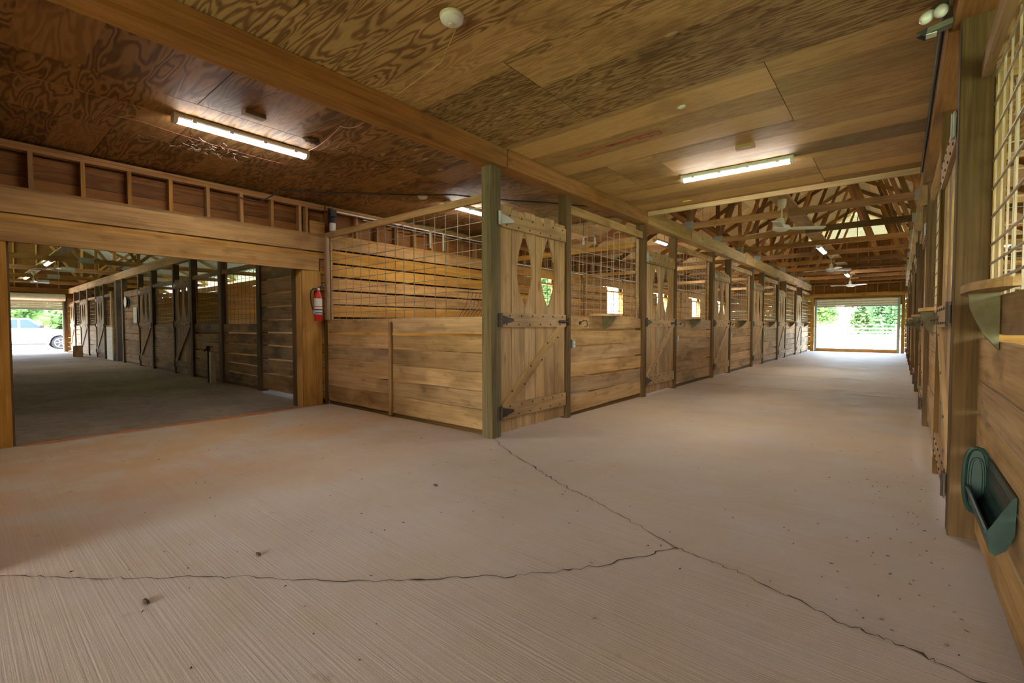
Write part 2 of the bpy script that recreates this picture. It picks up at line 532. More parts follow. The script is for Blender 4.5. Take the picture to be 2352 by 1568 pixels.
class MB:
    """collects pieces of ONE part"""
    def __init__(self):
        self.v, self.f, self.s = [], [], []

    def add(self, vs, fs):
        o = len(self.v)
        self.v += [tuple(v) for v in vs]
        self.f += [tuple(i + o for i in f) for f in fs]
        return self

    def box(self, x0, x1, y0, y1, z0, z1):
        return self.add(box_data(x0, x1, y0, y1, z0, z1), FACES)

    def tube(self, pts, r, n=8, caps=True):
        pts = [Vector(p) for p in pts]
        rs = r if isinstance(r, (list, tuple)) else [r] * len(pts)
        vs, fs = [], []
        prev = None
        for i, p in enumerate(pts):
            d = (pts[min(i + 1, len(pts) - 1)] - pts[max(i - 1, 0)]).normalized()
            a = Vector((0, 0, 1)) if abs(d.z) < 0.9 else Vector((1, 0, 0))
            if prev is not None:
                a = prev
            u = (a - d * a.dot(d)).normalized()
            prev = u
            w = d.cross(u)
            for k in range(n):
                an = 2 * math.pi * k / n
                vs.append(p + (u * math.cos(an) + w * math.sin(an)) * rs[i])
        for i in range(len(pts) - 1):
            for k in range(n):
                k2 = (k + 1) % n
                fs.append((i * n + k, i * n + k2, (i + 1) * n + k2, (i + 1) * n + k))
        if caps:
            fs.append(tuple(range(n - 1, -1, -1)))
            e = (len(pts) - 1) * n
            fs.append(tuple(range(e, e + n)))
        return self.add(vs, fs)

    def lathe(self, prof, c=(0, 0, 0), n=20, axis='Z'):
        vs, fs = [], []
        for r_, z in prof:
            for k in range(n):
                an = 2 * math.pi * k / n
                p = (r_ * math.cos(an), r_ * math.sin(an), z)
                if axis == 'X':
                    p = (z, p[0], p[1])
                if axis == 'Y':
                    p = (p[0], z, p[1])
                vs.append((p[0] + c[0], p[1] + c[1], p[2] + c[2]))
        m = len(prof)
        for i in range(m - 1):
            for k in range(n):
                k2 = (k + 1) % n
                fs.append((i * n + k, i * n + k2, (i + 1) * n + k2, (i + 1) * n + k))
        fs.append(tuple(range(n - 1, -1, -1)))
        fs.append(tuple(range((m - 1) * n, m * n)))
        return self.add(vs, fs)

    def prism(self, poly, h0, h1, axis='Y'):
        """polygon (a,b) pushed along axis from h0 to h1"""
        def P(a, b, h):
            return {'Y': (a, h, b), 'X': (h, a, b), 'Z': (a, b, h)}[axis]
        n = len(poly)
        vs = [P(a, b, h0) for a, b in poly] + [P(a, b, h1) for a, b in poly]
        fs = [tuple(range(n)), tuple(range(2 * n - 1, n - 1, -1))]
        for k in range(n):
            k2 = (k + 1) % n
            fs.append((k, k + n, k2 + n, k2))
        return self.add(vs, fs)

    def mesh(self, name, mat, smooth=False, fix=True):
        me = new_mesh(name, self.v, self.f, mat)
        if fix:
            bm = bmesh.new()
            bm.from_mesh(me)
            bmesh.ops.recalc_face_normals(bm, faces=bm.faces)
            bm.to_mesh(me)
            bm.free()
        if smooth:
            for pl in me.polygons:
                pl.use_smooth = True
            try:
                me.set_sharp_from_angle(angle=R(40))
            except Exception:
                pass
        return me

    def build(self, name, mat, parent=None, mat4=None, smooth=False):
        return link(name, self.mesh(name, mat, smooth), parent, mat4)


def copy_tree(o, parent=None):
    c = o.copy()
    COL.objects.link(c)
    c.parent = parent
    for ch in list(o.children):
        copy_tree(ch, c)
    return c


ORD = ['first', 'second', 'third', 'fourth', 'fifth', 'sixth', 'seventh', 'eighth', 'ninth', 'tenth', 'eleventh', 'twelfth', 'thirteenth', 'fourteenth', 'fifteenth', 'sixteenth']


# ------------------------------------------------------------------ structure: floor, ground
fl = MB()
fl.box(-6.93, 4.4, YBACK - 0.3, YEND + 0.15, -0.25, 0.0)
fl.box(-7.6, -6.932, 7.9, YEND + 0.15, -0.25, 0.0)
fl.box(-7.6, -6.932, YBACK - 0.3, -4.0, -0.25, 0.0)
floor = structure(fl.build('floor', M['concrete']), 'broom finished tan concrete floor')
fw_ = MB()
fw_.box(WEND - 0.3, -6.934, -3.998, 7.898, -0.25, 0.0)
floor2 = structure(fw_.build('floor_wing', M['dustshadefloor']), 'concrete floor of the wing aisle, shade put into its dusty colour')


def ribbon(name, pts, w, mat, parent, z=0.003, jit=0.015, sub=14, seed=1):
    rr = random.Random(seed)
    P = []
    for i in range(len(pts) - 1):
        a, b = Vector(pts[i]), Vector(pts[i + 1])
        for k in range(sub):
            t = k / sub
            q = a.lerp(b, t)
            q += Vector((rr.uniform(-jit, jit), rr.uniform(-jit, jit)))
            P.append(q)
    P.append(Vector(pts[-1]))
    vs, fs = [], []
    for i, q in enumerate(P):
        d = (P[min(i + 1, len(P) - 1)] - P[max(i - 1, 0)]).normalized()
        nrm = Vector((-d.y, d.x))
        ww = w * rr.uniform(0.25, 1.0)
        if rr.random() < 0.06:
            ww *= 2.2
        vs += [(q.x + nrm.x * ww, q.y + nrm.y * ww, z), (q.x - nrm.x * ww, q.y - nrm.y * ww, z)]
    for i in range(len(P) - 1):
        fs.append((2 * i, 2 * i + 2, 2 * i + 3, 2 * i + 1))
    mb = MB().add(vs, fs)
    return mb.build(name, mat, parent)


ribbon('crack', [(-3.35, 3.75), (-3.1, 3.55), (-2.304, 3.138), (-1.9, 2.95), (-1.577, 2.835), (-0.919, 2.531), (-0.583, 2.473), (-0.177, 2.319), (0.018, 2.292), (0.30, 2.22)], 0.0042, M['crack'], floor, seed=3)
ribbon('crack', [(-0.919, 2.531), (-1.2, 2.0), (-1.432, 1.734), (-1.89, 1.274), (-2.508, 0.828), (-3.009, 0.389), (-3.377, 0.12)], 0.0038, M['crack'], floor, seed=5)
ribbon('chord_shadow', [(-3.36, 13.1), (0.22, 13.1)], 0.02, M['chordshadow'], floor, jit=0.002, seed=6)  # shadow of a truss chord painted across the floor
ribbon('chord_shadow', [(-3.36, 10.2), (0.22, 10.2)], 0.022, M['chordshadow'], floor, jit=0.002, seed=8)  # another chord shadow drawn as a dark strip
ribbon('clay_seam', [(-6.92, 0.42), (-6.92, 3.36)], 0.075, M['orange_tint'], floor, jit=0.003, seed=7)

# loose straw and dirt crumbs: nobody could count them
st = MB()
rr = random.Random(11)
for i in range(300):
    if i < 130:
        x, y = rr.uniform(-6.7, 0.2), rr.uniform(0.3, 3.6)
    elif i < 240:
        x, y = rr.uniform(-3.3, 0.2), rr.uniform(2.0, 14)
    else:
        x, y = rr.uniform(-0.25, 0.24), rr.uniform(2.3, 5.0)
    L_, an = rr.uniform(0.003, 0.014), rr.uniform(0, 6.3)
    w_ = rr.uniform(0.002, 0.005)
    dx, dy = math.cos(an), math.sin(an)
    hh = rr.uniform(0.002, 0.006)
    st.add([(x - dx * L_, y - dy * L_, 0.001), (x + dy * w_, y - dx * w_, 0.001), (x + dx * L_, y + dy * L_, 0.001), (x - dy * w_, y + dx * w_, 0.001), (x, y, hh)], [(0, 1, 4), (1, 2, 4), (2, 3, 4), (3, 0, 4)])
tag(st.build('straw_debris', M['straw']), 'scattered straw bits and dirt crumbs on the concrete floor', 'straw', kind='stuff')

gd = MB()
gd.add([(-260, -260, -0.17), (260, -260, -0.17), (260, 260, -0.17), (-260, 260, -0.17)], [(0, 1, 2, 3)])
structure(gd.build('ground', M['grass']), 'sunlit green field around the barn')
dv = MB()
dv.add([(-48.5, -40, -0.160), (-32.0, -40, -0.160), (-32.0, 60, -0.160), (-48.5, 60, -0.160)], [(0, 1, 2, 3)])
structure(dv.build('driveway', M['gravel']), 'pale gravel drive outside the wing door')
ap = MB()
ap.box(-9.0, 6.0, YEND + 0.15, YEND + 9.0, -0.25, -0.05)  # wide pale surface meant to bounce daylight up into the roof
structure(ap.build('bounce_apron', M['gravel']), 'pale apron outside the end door, made large to bounce daylight in')

# ------------------------------------------------------------------ ceiling: plywood sheets
ceiling = structure(empty('ceiling', (0, 0, CEIL)), 'plywood sheet ceiling over the crossing')


def sheet(x0, x1, y0, y1, mat, along):
    g = 0.003
    T = 0.018
    if along == 'X':
        board('plywood_sheet', ceiling, mat, (x0 + g, (y0 + y1) / 2, T / 2), (x1 - g, (y0 + y1) / 2, T / 2), (0, 1, 0), y1 - y0 - 2 * g, T)
    else:
        board('plywood_sheet', ceiling, mat, ((x0 + x1) / 2, y0 + g, T / 2), ((x0 + x1) / 2, y1 - g, T / 2), (-1, 0, 0), x1 - x0 - 2 * g, T)


rows = [(-1.02, 0.14, [-4.0, -2.27, 0.17], 'ply'), (0.14, 1.38, [-3.5, -0.8, 0.5], 'ply'), (1.38, 2.62, [-3.5, 0.4], 'ply'), (2.62, 3.86, [-3.5, -2.27, 0.17, 0.5], 'plyfine'),
        (3.86, 5.13, [-3.5, -0.80, 0.5], 'plypale'), (5.13, 6.38, [-3.5, -2.78, -2.21, 0.2, 0.5], 'plypale'), (6.38, 7.62, [-3.5, -0.80, 0.5], 'plypale')]
for y0, y1, xs, mt in rows:
    for a, b in zip(xs[:-1], xs[1:]):
        sheet(max(a, -3.5), b, y0, y1, M[mt], 'X')
cols = [(-4.74, -3.5, [-1.1, 1.42, 3.86, 6.30, 7.62], 'plydark'), (-5.96, -4.74, [-1.1, 0.2, 2.27, 4.70, 7.14, 7.62], 'plydark'), (-7.16, -5.96, [-1.1, 1.05, 2.27, 3.48, 5.92, 7.62], 'plydark')]
for x0, x1, ys, mt in cols:
    for a, b in zip(ys[:-1], ys[1:]):
        sheet(x0, x1, a, b, M[mt], 'X')
for (x0, x1, y0, y1) in ((0.5, 3.95, -1.0, 7.62), (-7.2, 3.95, YBACK, -1.02)):
    sheet(x0, x1, y0, y1, M['ply'], 'Y')
hboard('edge_board', ceiling, M['palebeam'], -7.0, 3.9, -0.07, 0.02, 7.60, 0.038)
# painted mark and plug patches in the veneer
arc = []
for i in range(25):
    t_ = i / 24
    arc.append((-2.85 + t_ * 0.98, 4.62 - 0.05 * math.sin(t_ * 3.0)))
for i in range(17):
    t_ = i / 16
    arc.append((-1.87 - t_ * 0.60, 4.53 + 0.02 * t_))
rp = ribbon('red_paint_mark', arc, 0.022, M['redpaint'], ceiling, z=-0.0025, jit=0.006, sub=2, seed=4)

rr = random.Random(21)
for (px_, py_) in ((-2.9, 3.3), (-2.55, 3.0), (-1.9, 3.35), (-2.7, 3.62), (-3.1, 3.72), (-1.2, 3.1), (-4.1, 3.3), (-4.25, 3.55), (-4.5, 3.15), (-4.4, 3.9), (-4.75, 3.6), (-5.0, 3.35), (-4.1, 4.3), (-5.2, 3.9), (-1.0, 2.2)):
    el = [(0.045 * math.cos(2 * math.pi * i / 10), 0.017 * math.sin(2 * math.pi * i / 10)) for i in range(10)]
    MB().prism(el, -0.0015, 0.0005, 'Z').build('veneer_plug', M['plug'], ceiling, Matrix.Translation((px_, py_, -0.0005)))

# ------------------------------------------------------------------ posts and beams


def post(name, cx, cy, sx, sy, h, mat, label, group=None, z0=0.0):
    """square post; grain vertical; built with slightly eased corners"""
    c = 0.006
    a, b = sx / 2, sy / 2
    prof = [(-a + c, -b), (a - c, -b), (a, -b + c), (a, b - c), (a - c, b), (-a + c, b), (-a, b - c), (-a, -b + c)]
    key = ('post', round(sx, 3), round(sy, 3), round(h, 3), mat.name)
    if key not in _cache:
        # local X runs up the post
        _cache[key] = MB().prism([(p[0], p[1]) for p in prof], -h / 2, h / 2, 'X').mesh(name, mat)
    o = link(name, _cache[key], None, frame((0, 0, 1), (1, 0, 0), (cx, cy, z0 + h / 2)))
    tag(o, label, 'post', group)
    return o


BEAM_B = 2.955
for k in range(6):
    yk = Y0 + k * MOD
    if k == 0:
        post('timber_post', AX - 0.072, yk, 0.145, 0.16, BEAM_B, M['greenpost'], 'greenish weathered corner post where the two aisles meet', 'posts along the long aisle')
    else:
        post('timber_post', AX - 0.072, yk, 0.145, 0.15, BEAM_B, M['post'], 'thick hinge post of the %s stall door from the corner post' % ORD[k], 'posts along the long aisle')
    post('timber_post', AX - 0.072, yk + 1.455, 0.145, 0.095, BEAM_B, M['post'], 'slim latch post of the %s stall door from the corner post' % ORD[k], 'posts along the long aisle')
    # far row: hinge posts at the same stations
    post('timber_post', BX + 0.072, yk - 0.03, 0.145, 0.15, BEAM_B, M['post'],
         'big dark brown post beside the green feeder' if k == 0 else 'thick brown post, %s past the big post beside the green feeder' % ORD[k - 1], 'posts of the feeder side row')
    post('timber_post', BX + 0.072, yk + 1.43, 0.145, 0.095, BEAM_B, M['post'], 'slim latch post of the %s door past the green feeder' % ORD[k], 'posts of the feeder side row')


def beam(name, y0, y1, x0, x1, z0, z1, mat, label):
    o = board(name, None, mat, ((x0 + x1) / 2, y0, (z0 + z1) / 2), ((x0 + x1) / 2, y1, (z0 + z1) / 2), (0, 0, 1), z1 - z0, x1 - x0)
    if mat is M['beam']:
        hl = (y1 - y0) / 2
        MB().box(-hl, hl, 0.012, 0.016, (x1 - x0) / 2, (x1 - x0) / 2 + 0.0008).build('chalk_line', M['redpaint'], o)
    return tag(o, label, 'beam', 'beams over the stall rows')


beam('timber_beam', YBACK + 0.1, 3.93, AX - 0.13, AX + 0.05, BEAM_B, 3.155, M['beam'], 'red brown double beam crossing the plywood ceiling up to the corner post')
beam('timber_beam', 3.94, 7.63, AX - 0.13, AX + 0.065, BEAM_B + 0.005, 3.155, M['beam'], 'red brown beam over the first stall door from the corner post')
ys = [7.64, 9.8, 11.9, 14.2, 17.9, 21.9, YEND - 0.05]
for i in range(len(ys) - 1):
    beam('timber_beam', ys[i], ys[i + 1] - 0.004, AX - 0.11, AX + 0.06 + 0.006 * (i % 2), BEAM_B + 0.01, 3.215, M['palebeam'], 'pale beam length over the long stall row, %s past the plywood ceiling edge' % ORD[i])
beam('timber_beam', YBACK + 0.1, 3.80, BX - 0.03, BX + 0.15, BEAM_B, 3.155, M['beam'], 'red brown beam above the green feeder and big post')
beam('timber_beam', 3.81, 7.63, BX - 0.05, BX + 0.15, BEAM_B - 0.01, 3.155, M['beam'], 'beam between big post and plywood ceiling edge, conduit alongside')
ys = [7.64, 11.4, 15.3, 19.2, 23.1, YEND - 0.05]
for i in range(len(ys) - 1):
    beam('timber_beam', ys[i], ys[i + 1] - 0.004, BX - 0.05 - 0.008 * (i % 2), BX + 0.14, BEAM_B + 0.01, 3.215, M['palebeam'], 'pale beam length over the feeder side row, %s past the plywood ceiling edge' % ORD[i])


# ------------------------------------------------------------------ stall doors
def almond(cx, hw, zl, zh, s):
    """cut-out limits at position s, or None"""
    t = (s - cx) / hw
    if abs(t) >= 1.0:
        return None
    zm = zl + (zh - zl) * 0.46
    k = max(0.0, 1 - abs(t)) ** 0.52
    return zm - (zm - zl) * k, zm + (zh - zm) * k


def cut_plank(a, b, z0, z1, T, holes, mat, key):
    k_ = ('cut', key)
    if k_ in _cache:
        return _cache[k_]
    n = 14
    xs = [a + (b - a) * i / n for i in range(n + 1)]
    for cx, hw, zl, zh in holes:
        for e in (cx - hw, cx - hw * 0.97, cx - hw * 0.88, cx, cx + hw * 0.88, cx + hw * 0.97, cx + hw):
            if a < e < b:
                xs.append(e)
    xs = sorted(set(round(x, 4) for x in xs))
    bm = bmesh.new()
    vd = {}

    def V(x, z):
        kk = (round(x, 4), round(z, 4))
        if kk not in vd:
            # local X runs up the plank, local Y across
            vd[kk] = bm.verts.new((z - (z0 + z1) / 2, x - (a + b) / 2, 0.0))
        return vd[kk]

    def Q(pts):
        vs = []
        for p in pts:
            v = V(*p)
            if v not in vs:
                vs.append(v)
        if len(vs) >= 3:
            try:
                bm.faces.new(vs)
            except ValueError:
                pass

    for x0, x1 in zip(xs[:-1], xs[1:]):
        h = None
        for cx, hw, zl, zh in holes:
            m = almond(cx, hw, zl, zh, (x0 + x1) / 2)
            if m:
                l0 = almond(cx, hw, zl, zh, x0)
                l1 = almond(cx, hw, zl, zh, x1)
                zm = zl + (zh - zl) * 0.46
                h = (l0 or (zm, zm), l1 or (zm, zm))
        if h is None:
            Q([(x0, z0), (x1, z0), (x1, z1), (x0, z1)])
        else:
            Q([(x0, z0), (x1, z0), (x1, h[1][0]), (x0, h[0][0])])
            Q([(x0, h[0][1]), (x1, h[1][1]), (x1, z1), (x0, z1)])
    ret = bmesh.ops.extrude_face_region(bm, geom=list(bm.faces))
    bmesh.ops.translate(bm, verts=[g for g in ret['geom'] if isinstance(g, bmesh.types.BMVert)], vec=(0, 0, T))
    bmesh.ops.recalc_face_normals(bm, faces=bm.faces)
    me = bpy.data.meshes.new('plank')
    bm.to_mesh(me)
    bm.free()
    me.materials.append(mat)
    _cache[k_] = me
    return me


def make_door(W, H, mirror, label, group, mat=None):
    """stall door in its own frame: x 0..W seen from the aisle, y into the stall, z up. mirror = hinges on the right"""
    mat = mat or M['door']
    root = empty('stall_gate')
    tag(root, label, 'stall door', group)

    def X(x):
        return W - x if mirror else x
    zb = 0.035
    edges = [0.0, 0.205, 0.44, 0.655, 0.855, 1.055, W]
    holes = [(0.455, 0.150, 1.445, 2.33), (0.925, 0.150, 1.445, 2.33)]
    for i in range(6):
        a, b = edges[i] + 0.0045, edges[i + 1] - 0.0045
        top = H + (0.012, -0.012, 0.006, -0.006, 0.012, -0.018)[i]
        me = cut_plank(a, b, zb, top, 0.025, holes, mat, (i, round(W, 3), round(H, 3), mat.name))
        xc = X((a + b) / 2)
        m = Matrix.Identity(4)
        # local X -> z up, local Y -> +x (or -x), local Z -> +-y
        sx = -1.0 if mirror else 1.0
        cols_ = ((0, 0, 1), (sx, 0, 0), (0, sx, 0))
        for c in range(3):
            for rI in range(3):
                m[rI][c] = cols_[c][rI]
        m.translation = (xc, 0.030 if not mirror else 0.055, (zb + top) / 2)
        link('plank', me, root, m)
    y = 0.003
    bolts = MB()

    def bat(z0, z1):
        x0, x1 = sorted((X(0.01), X(W - 0.01)))
        hboard('batten', root, mat, x0, x1, z0, z1, y, 0.026, 0.003, var=int(z0 * 10))
        for i in range(6):
            for zz in (z0 + 0.03, z1 - 0.03):
                cx = x0 + 0.08 + (x1 - x0 - 0.16) * (i + (0.25 if zz > z0 + 0.05 else 0)) / 5.3
                bolts.lathe([(0.011, 0.0), (0.011, 0.004), (0.006, 0.007)], (cx, 0, zz), 6, 'Z')
                # turn the last lathe so that it points to the aisle
                n_ = 18
                for q in range(len(bolts.v) - n_, len(bolts.v)):
                    vx, vy, vz = bolts.v[q]
                    bolts.v[q] = (vx, y - (vz - zz), zz + vy)
    bat(H - 0.235, H - 0.065)
    bat(1.215, 1.375)
    bat(0.185, 0.350)
    # diagonal brace
    p0 = Vector((X(0.10), y + 0.013, 0.365))
    p1 = Vector((X(W - 0.12), y + 0.013, 1.20))
    d = (p1 - p0).normalized()
    n = Vector((-d.z, 0, d.x))
    br = MB()
    hw = 0.07
    q = [(X(0.02), 0.352), (X(0.20), 0.352), (X(W - 0.03), 1.212), (X(W - 0.21), 1.212)]
    mid = ((q[0][0] + q[2][0]) / 2, 0.782)
    ang = math.atan2(q[2][1] - q[1][1], q[2][0] - q[1][0])
    ca, sa = math.cos(-ang), math.sin(-ang)
    loc = [((a - mid[0]) * ca - (b - mid[1]) * sa, (a - mid[0]) * sa + (b - mid[1]) * ca) for a, b in q]
    brm = MB().prism(loc, -0.013, 0.013, 'Z').mesh('brace', mat)
    mm = Matrix.Identity(4)
    cx_, sx_ = math.cos(ang), math.sin(ang)
    for rI, col3 in enumerate(((cx_, 0, sx_), (-sx_, 0, cx_), (0, -1, 0))):
        for i in range(3):
            mm[i][rI] = col3[i]
    mm.translation = (mid[0], y + 0.013, mid[1])
    link('brace', brm, root, mm)
    for i in range(6):
        t_ = 0.1 + 0.16 * i
        c = p0.lerp(p1, t_)
        for s_ in (-0.045, 0.045):
            if (i + (s_ > 0)) % 2:
                cc = c + n * s_
                bolts.box(cc.x - 0.010, cc.x + 0.010, y - 0.006, y + 0.002, cc.z - 0.010, cc.z + 0.010)
    b_ = bolts.build('bolt_heads', M['iron'], root)
    b_['kind'] = 'stuff'
    # strap hinges
    for zc, hm in ((H - 0.15, 'steel'), (1.295, 'iron'), (0.262, 'iron')):
        hg = MB()
        tip = 0.21
        poly = [(X(-0.005), zc - 0.055), (X(-0.005), zc + 0.055), (X(0.03), zc + 0.05), (X(tip), zc + 0.014), (X(tip), zc - 0.014), (X(0.03), zc - 0.05)]
        hg.prism(poly, y - 0.006, y + 0.001, 'Y')
        x0, x1 = sorted((X(-0.06), X(-0.02)))
        hg.box(x0, x1, -0.012, -0.004, zc - 0.075, zc + 0.075)
        hg.tube([(X(-0.012), -0.012, zc - 0.075), (X(-0.012), -0.012, zc + 0.075)], 0.010, 8)
        hg.build('hinge', M[hm], root)
    lt = MB()
    lt.tube([(X(W - 0.20), y - 0.014, 1.285), (X(W + 0.05), y - 0.014, 1.285)], 0.009, 8)
    lt.tube([(X(W - 0.12), y - 0.014, 1.285), (X(W - 0.12), y - 0.05, 1.265)], 0.008, 6)
    x0, x1 = sorted((X(W - 0.17), X(W - 0.03)))
    lt.box(x0, x1, y - 0.006, y + 0.001, 1.265, 1.305)
    x0, x1 = sorted((X(W + 0.02), X(W + 0.07)))
    lt.box(x0, x1, -0.02, -0.004, 1.235, 1.335)
    lt.build('latch', M['iron'], root)
    return root


DW, DH = 1.305, 2.56
GA = 'stall doors along the long aisle'
GB = 'stall doors of the feeder side row'
d0 = make_door(DW, DH, False, 'stall door with two almond cut-outs, right beside the greenish corner post', GA)
for k in range(6):
    d = d0 if k == 0 else copy_tree(d0)
    d.location = (AX + 0.004, Y0 + k * MOD + 0.087, 0)
    d.rotation_euler = (0, 0, R(90))
    if k:
        d['label'] = 'stall door with almond cut-outs, %s from the corner post in the long aisle' % ORD[k]
db = make_door(DW, DH, True, 'stall door seen edge-on beyond the big post by the green feeder', GB)
for k in range(6):
    d = db if k == 0 else copy_tree(db)
    d.location = (BX - 0.004, Y0 - 0.03 + k * MOD + 0.087 + DW, 0)
    d.rotation_euler = (0, 0, R(-90))
    if k:
        d['label'] = 'edge-on stall door of the feeder side row, %s past the big post' % ORD[k]


# ------------------------------------------------------------------ stall panels
def wire_panel(x0, x1, z0, z1, mat, pitch=0.203, graded=True, w=0.0032, bow=0.0):
    key = ('wire', round(x1 - x0, 3), round(z1 - z0, 3), mat.name, pitch, graded, bow, w)
    if key in _cache:
        return _cache[key], (x0, z0)
    mb = MB()
    W_, H_ = x1 - x0, z1 - z0
    n = int(W_ / pitch)
    o = (W_ - n * pitch) / 2
    rr = random.Random(int(W_ * 1000))

    def bar(a, b):
        a, b = Vector(a), Vector(b)
        d = (b - a).normalized()
        u = Vector((0, 1, 0))
        v = d.cross(u)
        vs = []
        for p in (a, b):
            vs += [p + u * w + v * w, p - u * w + v * w, p - u * w - v * w, p + u * w - v * w]
        mb.add(vs, [(0, 1, 5, 4), (1, 2, 6, 5), (2, 3, 7, 6), (3, 0, 4, 7)])
    for i in range(n + 1):
        x = o + i * pitch + rr.uniform(-0.006, 0.006)
        bar((x, 0.0, 0), (x + rr.uniform(-0.01, 0.01), 0.0, H_))
    z, k = 0.06, 0
    while z < H_ + 0.001:
        bar((0, -0.006, z), (W_, -0.006, z + rr.uniform(-0.012, 0.012)))
        k += 1
        z += (0.102 if (k < 4 and graded) else 0.153)
    me = mb.mesh('wire_mesh', mat)
    _cache[key] = me
    return me, (x0, z0)


def make_panel(L, top, rail0, rail1, label, group, splits=None, mat=None, name='stall_screen', seed=0, mesh=True, wmat='wire', nplank=6, gaps=None, railT=0.04, post_ends=False, bottom=0.06, tilt=0.012, wr=0.0032):
    """lower planks, wire panel and top rail, in a row frame: x 0..L, y into the stall"""
    mat = mat or M['plank']
    root = empty(name)
    tag(root, label, 'stall panel', group)
    rr = random.Random(100 + seed)
    splits = splits or [0.0, L]
    hs = [rr.uniform(0.9, 1.1) for _ in range(nplank)]
    for si, (a, b) in enumerate(zip(splits[:-1], splits[1:])):
        hh = [h * rr.uniform(0.95, 1.05) for h in hs]
        tot = sum(hh)
        z = top
        for i in range(nplank):
            if i == 0:
                hh[0] = hs[0]
                tot = sum(hh)
            h = (top - bottom) * hh[i] / tot
            gap = gaps[i] if gaps else rr.choice((0.009, 0.011, 0.014, 0.022))
            z1 = z
            z0 = z - h + gap
            tl = 0 if i == 0 else rr.uniform(-tilt, tilt)
            hboard('plank', root, mat, a + 0.003, b - 0.003, z0, z1, 0.022 + rr.uniform(0, 0.008), 0.03, 0.0045, tl, var=seed * 10 + i + si * 50)
            z -= h
    hboard('sill_board', root, M['post'], 0.0, L, 0.0, bottom - 0.004, 0.045, 0.035)
    if mesh:
        me, (ox, oz) = wire_panel(0.02, L - 0.02, top - 0.06, rail0 + 0.03, M[wmat], w=wr)
        link('wire_mesh', me, root, Matrix.Translation((ox, 0.062, oz)))
        hboard('top_rail', root, mat, 0.0, L, rail0, rail1, 0.0, railT, 0.003)
        vboard('mesh_stile', root, mat, L - 0.035, L, top, rail0 - 0.004, 0.068, 0.035)
        vboard('mesh_stile', root, mat, 0.0, 0.035, top, rail0 - 0.004, 0.068, 0.035)
    return root


GP = 'front panels along the long aisle'
for k in range(6):
    a = Y0 + k * MOD + 1.51
    b = Y0 + (k + 1) * MOD - 0.08
    pn = make_panel(b - a, 1.36, 2.72, 2.835, 'plank and wire stall front right after the %s door from the corner post' % ORD[k], GP, seed=k, gaps=[0.032, 0.016, 0.012, 0.03, 0.010, 0.0] if k == 0 else None, tilt=0.016)
    pn.location = (AX - 0.012, a, 0)
    pn.rotation_euler = (0, 0, R(90))
# row by the feeder: panels beyond each latch post, and the one beside the feeder
for k in range(6):
    a = Y0 + k * MOD + 1.482
    b = Y0 - 0.03 + (k + 1) * MOD - 0.08
    pn = make_panel(b - a, 1.36, 2.72, 2.835, 'plank stall front after the %s door past the green feeder' % ORD[k], 'front panels of the feeder side row', seed=20 + k)
    pn.location = (BX + 0.02, b, 0)
    pn.rotation_euler = (0, 0, R(-90))
pn = make_panel(2.35, 1.36, 2.60, 2.70, 'plank and wire stall front carrying the green feeder', 'front panels of the feeder side row', seed=31, wmat='wire', wr=0.0042, gaps=[0.04, 0.010, 0.020, 0.010, 0.024, 0.0], nplank=6)
pn.location = (BX + 0.085, Y0 - 0.03 - 0.08, 0)
pn.rotation_euler = (0, 0, R(-90))
post('timber_post', BX + 0.072, 1.25, 0.145, 0.15, BEAM_B, M['post'], 'post at the near end of the stall front with the green feeder', 'posts of the feeder side row')

# side of the first stall, facing the crossing
pn = make_panel(3.40, 1.335, 2.60, 2.685, 'long plank and wire stall side facing the crossing, beside the corner post', None, splits=[0.0, 1.66, 3.40], seed=40,
                gaps=[0.030, 0.011, 0.009, 0.013, 0.010, 0.0], tilt=0.004)
pn.location = (-6.93, Y0 - 0.03, 0)
bt = vboard('batten', pn, M['plank'], 1.635, 1.69, 0.03, 1.285, -0.012, 0.03, 0.004)
post('mesh_post', -6.90, Y0 - 0.02, 0.07, 0.06, 1.28, M['plank'], 'small upright at the wall end of the wire stall side', z0=1.335)
post('wall_stop', -6.945, Y0 - 0.03, 0.035, 0.05, 1.33, M['post'], 'thin dark upright where the stall side meets the wall')
# partitions between the stalls of both rows
for k in range(1, 6):
    pn = make_panel(3.40, 1.335, 2.60, 2.685, 'stall partition of planks and wire behind the %s hinge post from the corner' % ORD[k], 'stall partitions in the long row', seed=50 + k, mat=M['amber'], nplank=6)
    pn.location = (-6.95, Y0 + k * MOD - 0.03, 0)
for k in range(0, 6, 1):
    pn = make_panel(3.40, 1.335, 2.60, 2.685, 'stall partition of planks and wire behind the %s brown post from the green feeder' % ORD[k], 'stall partitions behind the feeder side row', seed=60 + k, mat=M['amber'], nplank=6)
    pn.location = (BX + 0.16, Y0 + k * MOD - 0.03, 0)


# ------------------------------------------------------------------ walls
def stud_band(wall, x0, x1, z0, z1, y, step=0.4065, off=0.0, cav=0.09, sheath='redply', doubles=()):
    """open stud bays above the boarding, in a wall frame (x along, y away from the viewer)"""
    hboard('bottom_plate', wall, M['stud'], x0, x1, z0 - 0.038, z0, y - 0.01, cav + 0.01)
    hboard('top_plate', wall, M['beam'], x0, x1, z1, z1 + 0.038, y, cav)
    hboard('top_plate', wall, M['beam'], x0, x1, z1 + 0.04, z1 + 0.078, y, cav)
    x = x0 + off
    while x < x1:
        vboard('stud', wall, M['stud'], x, x + 0.038, z0, z1, y, cav)
        x += step


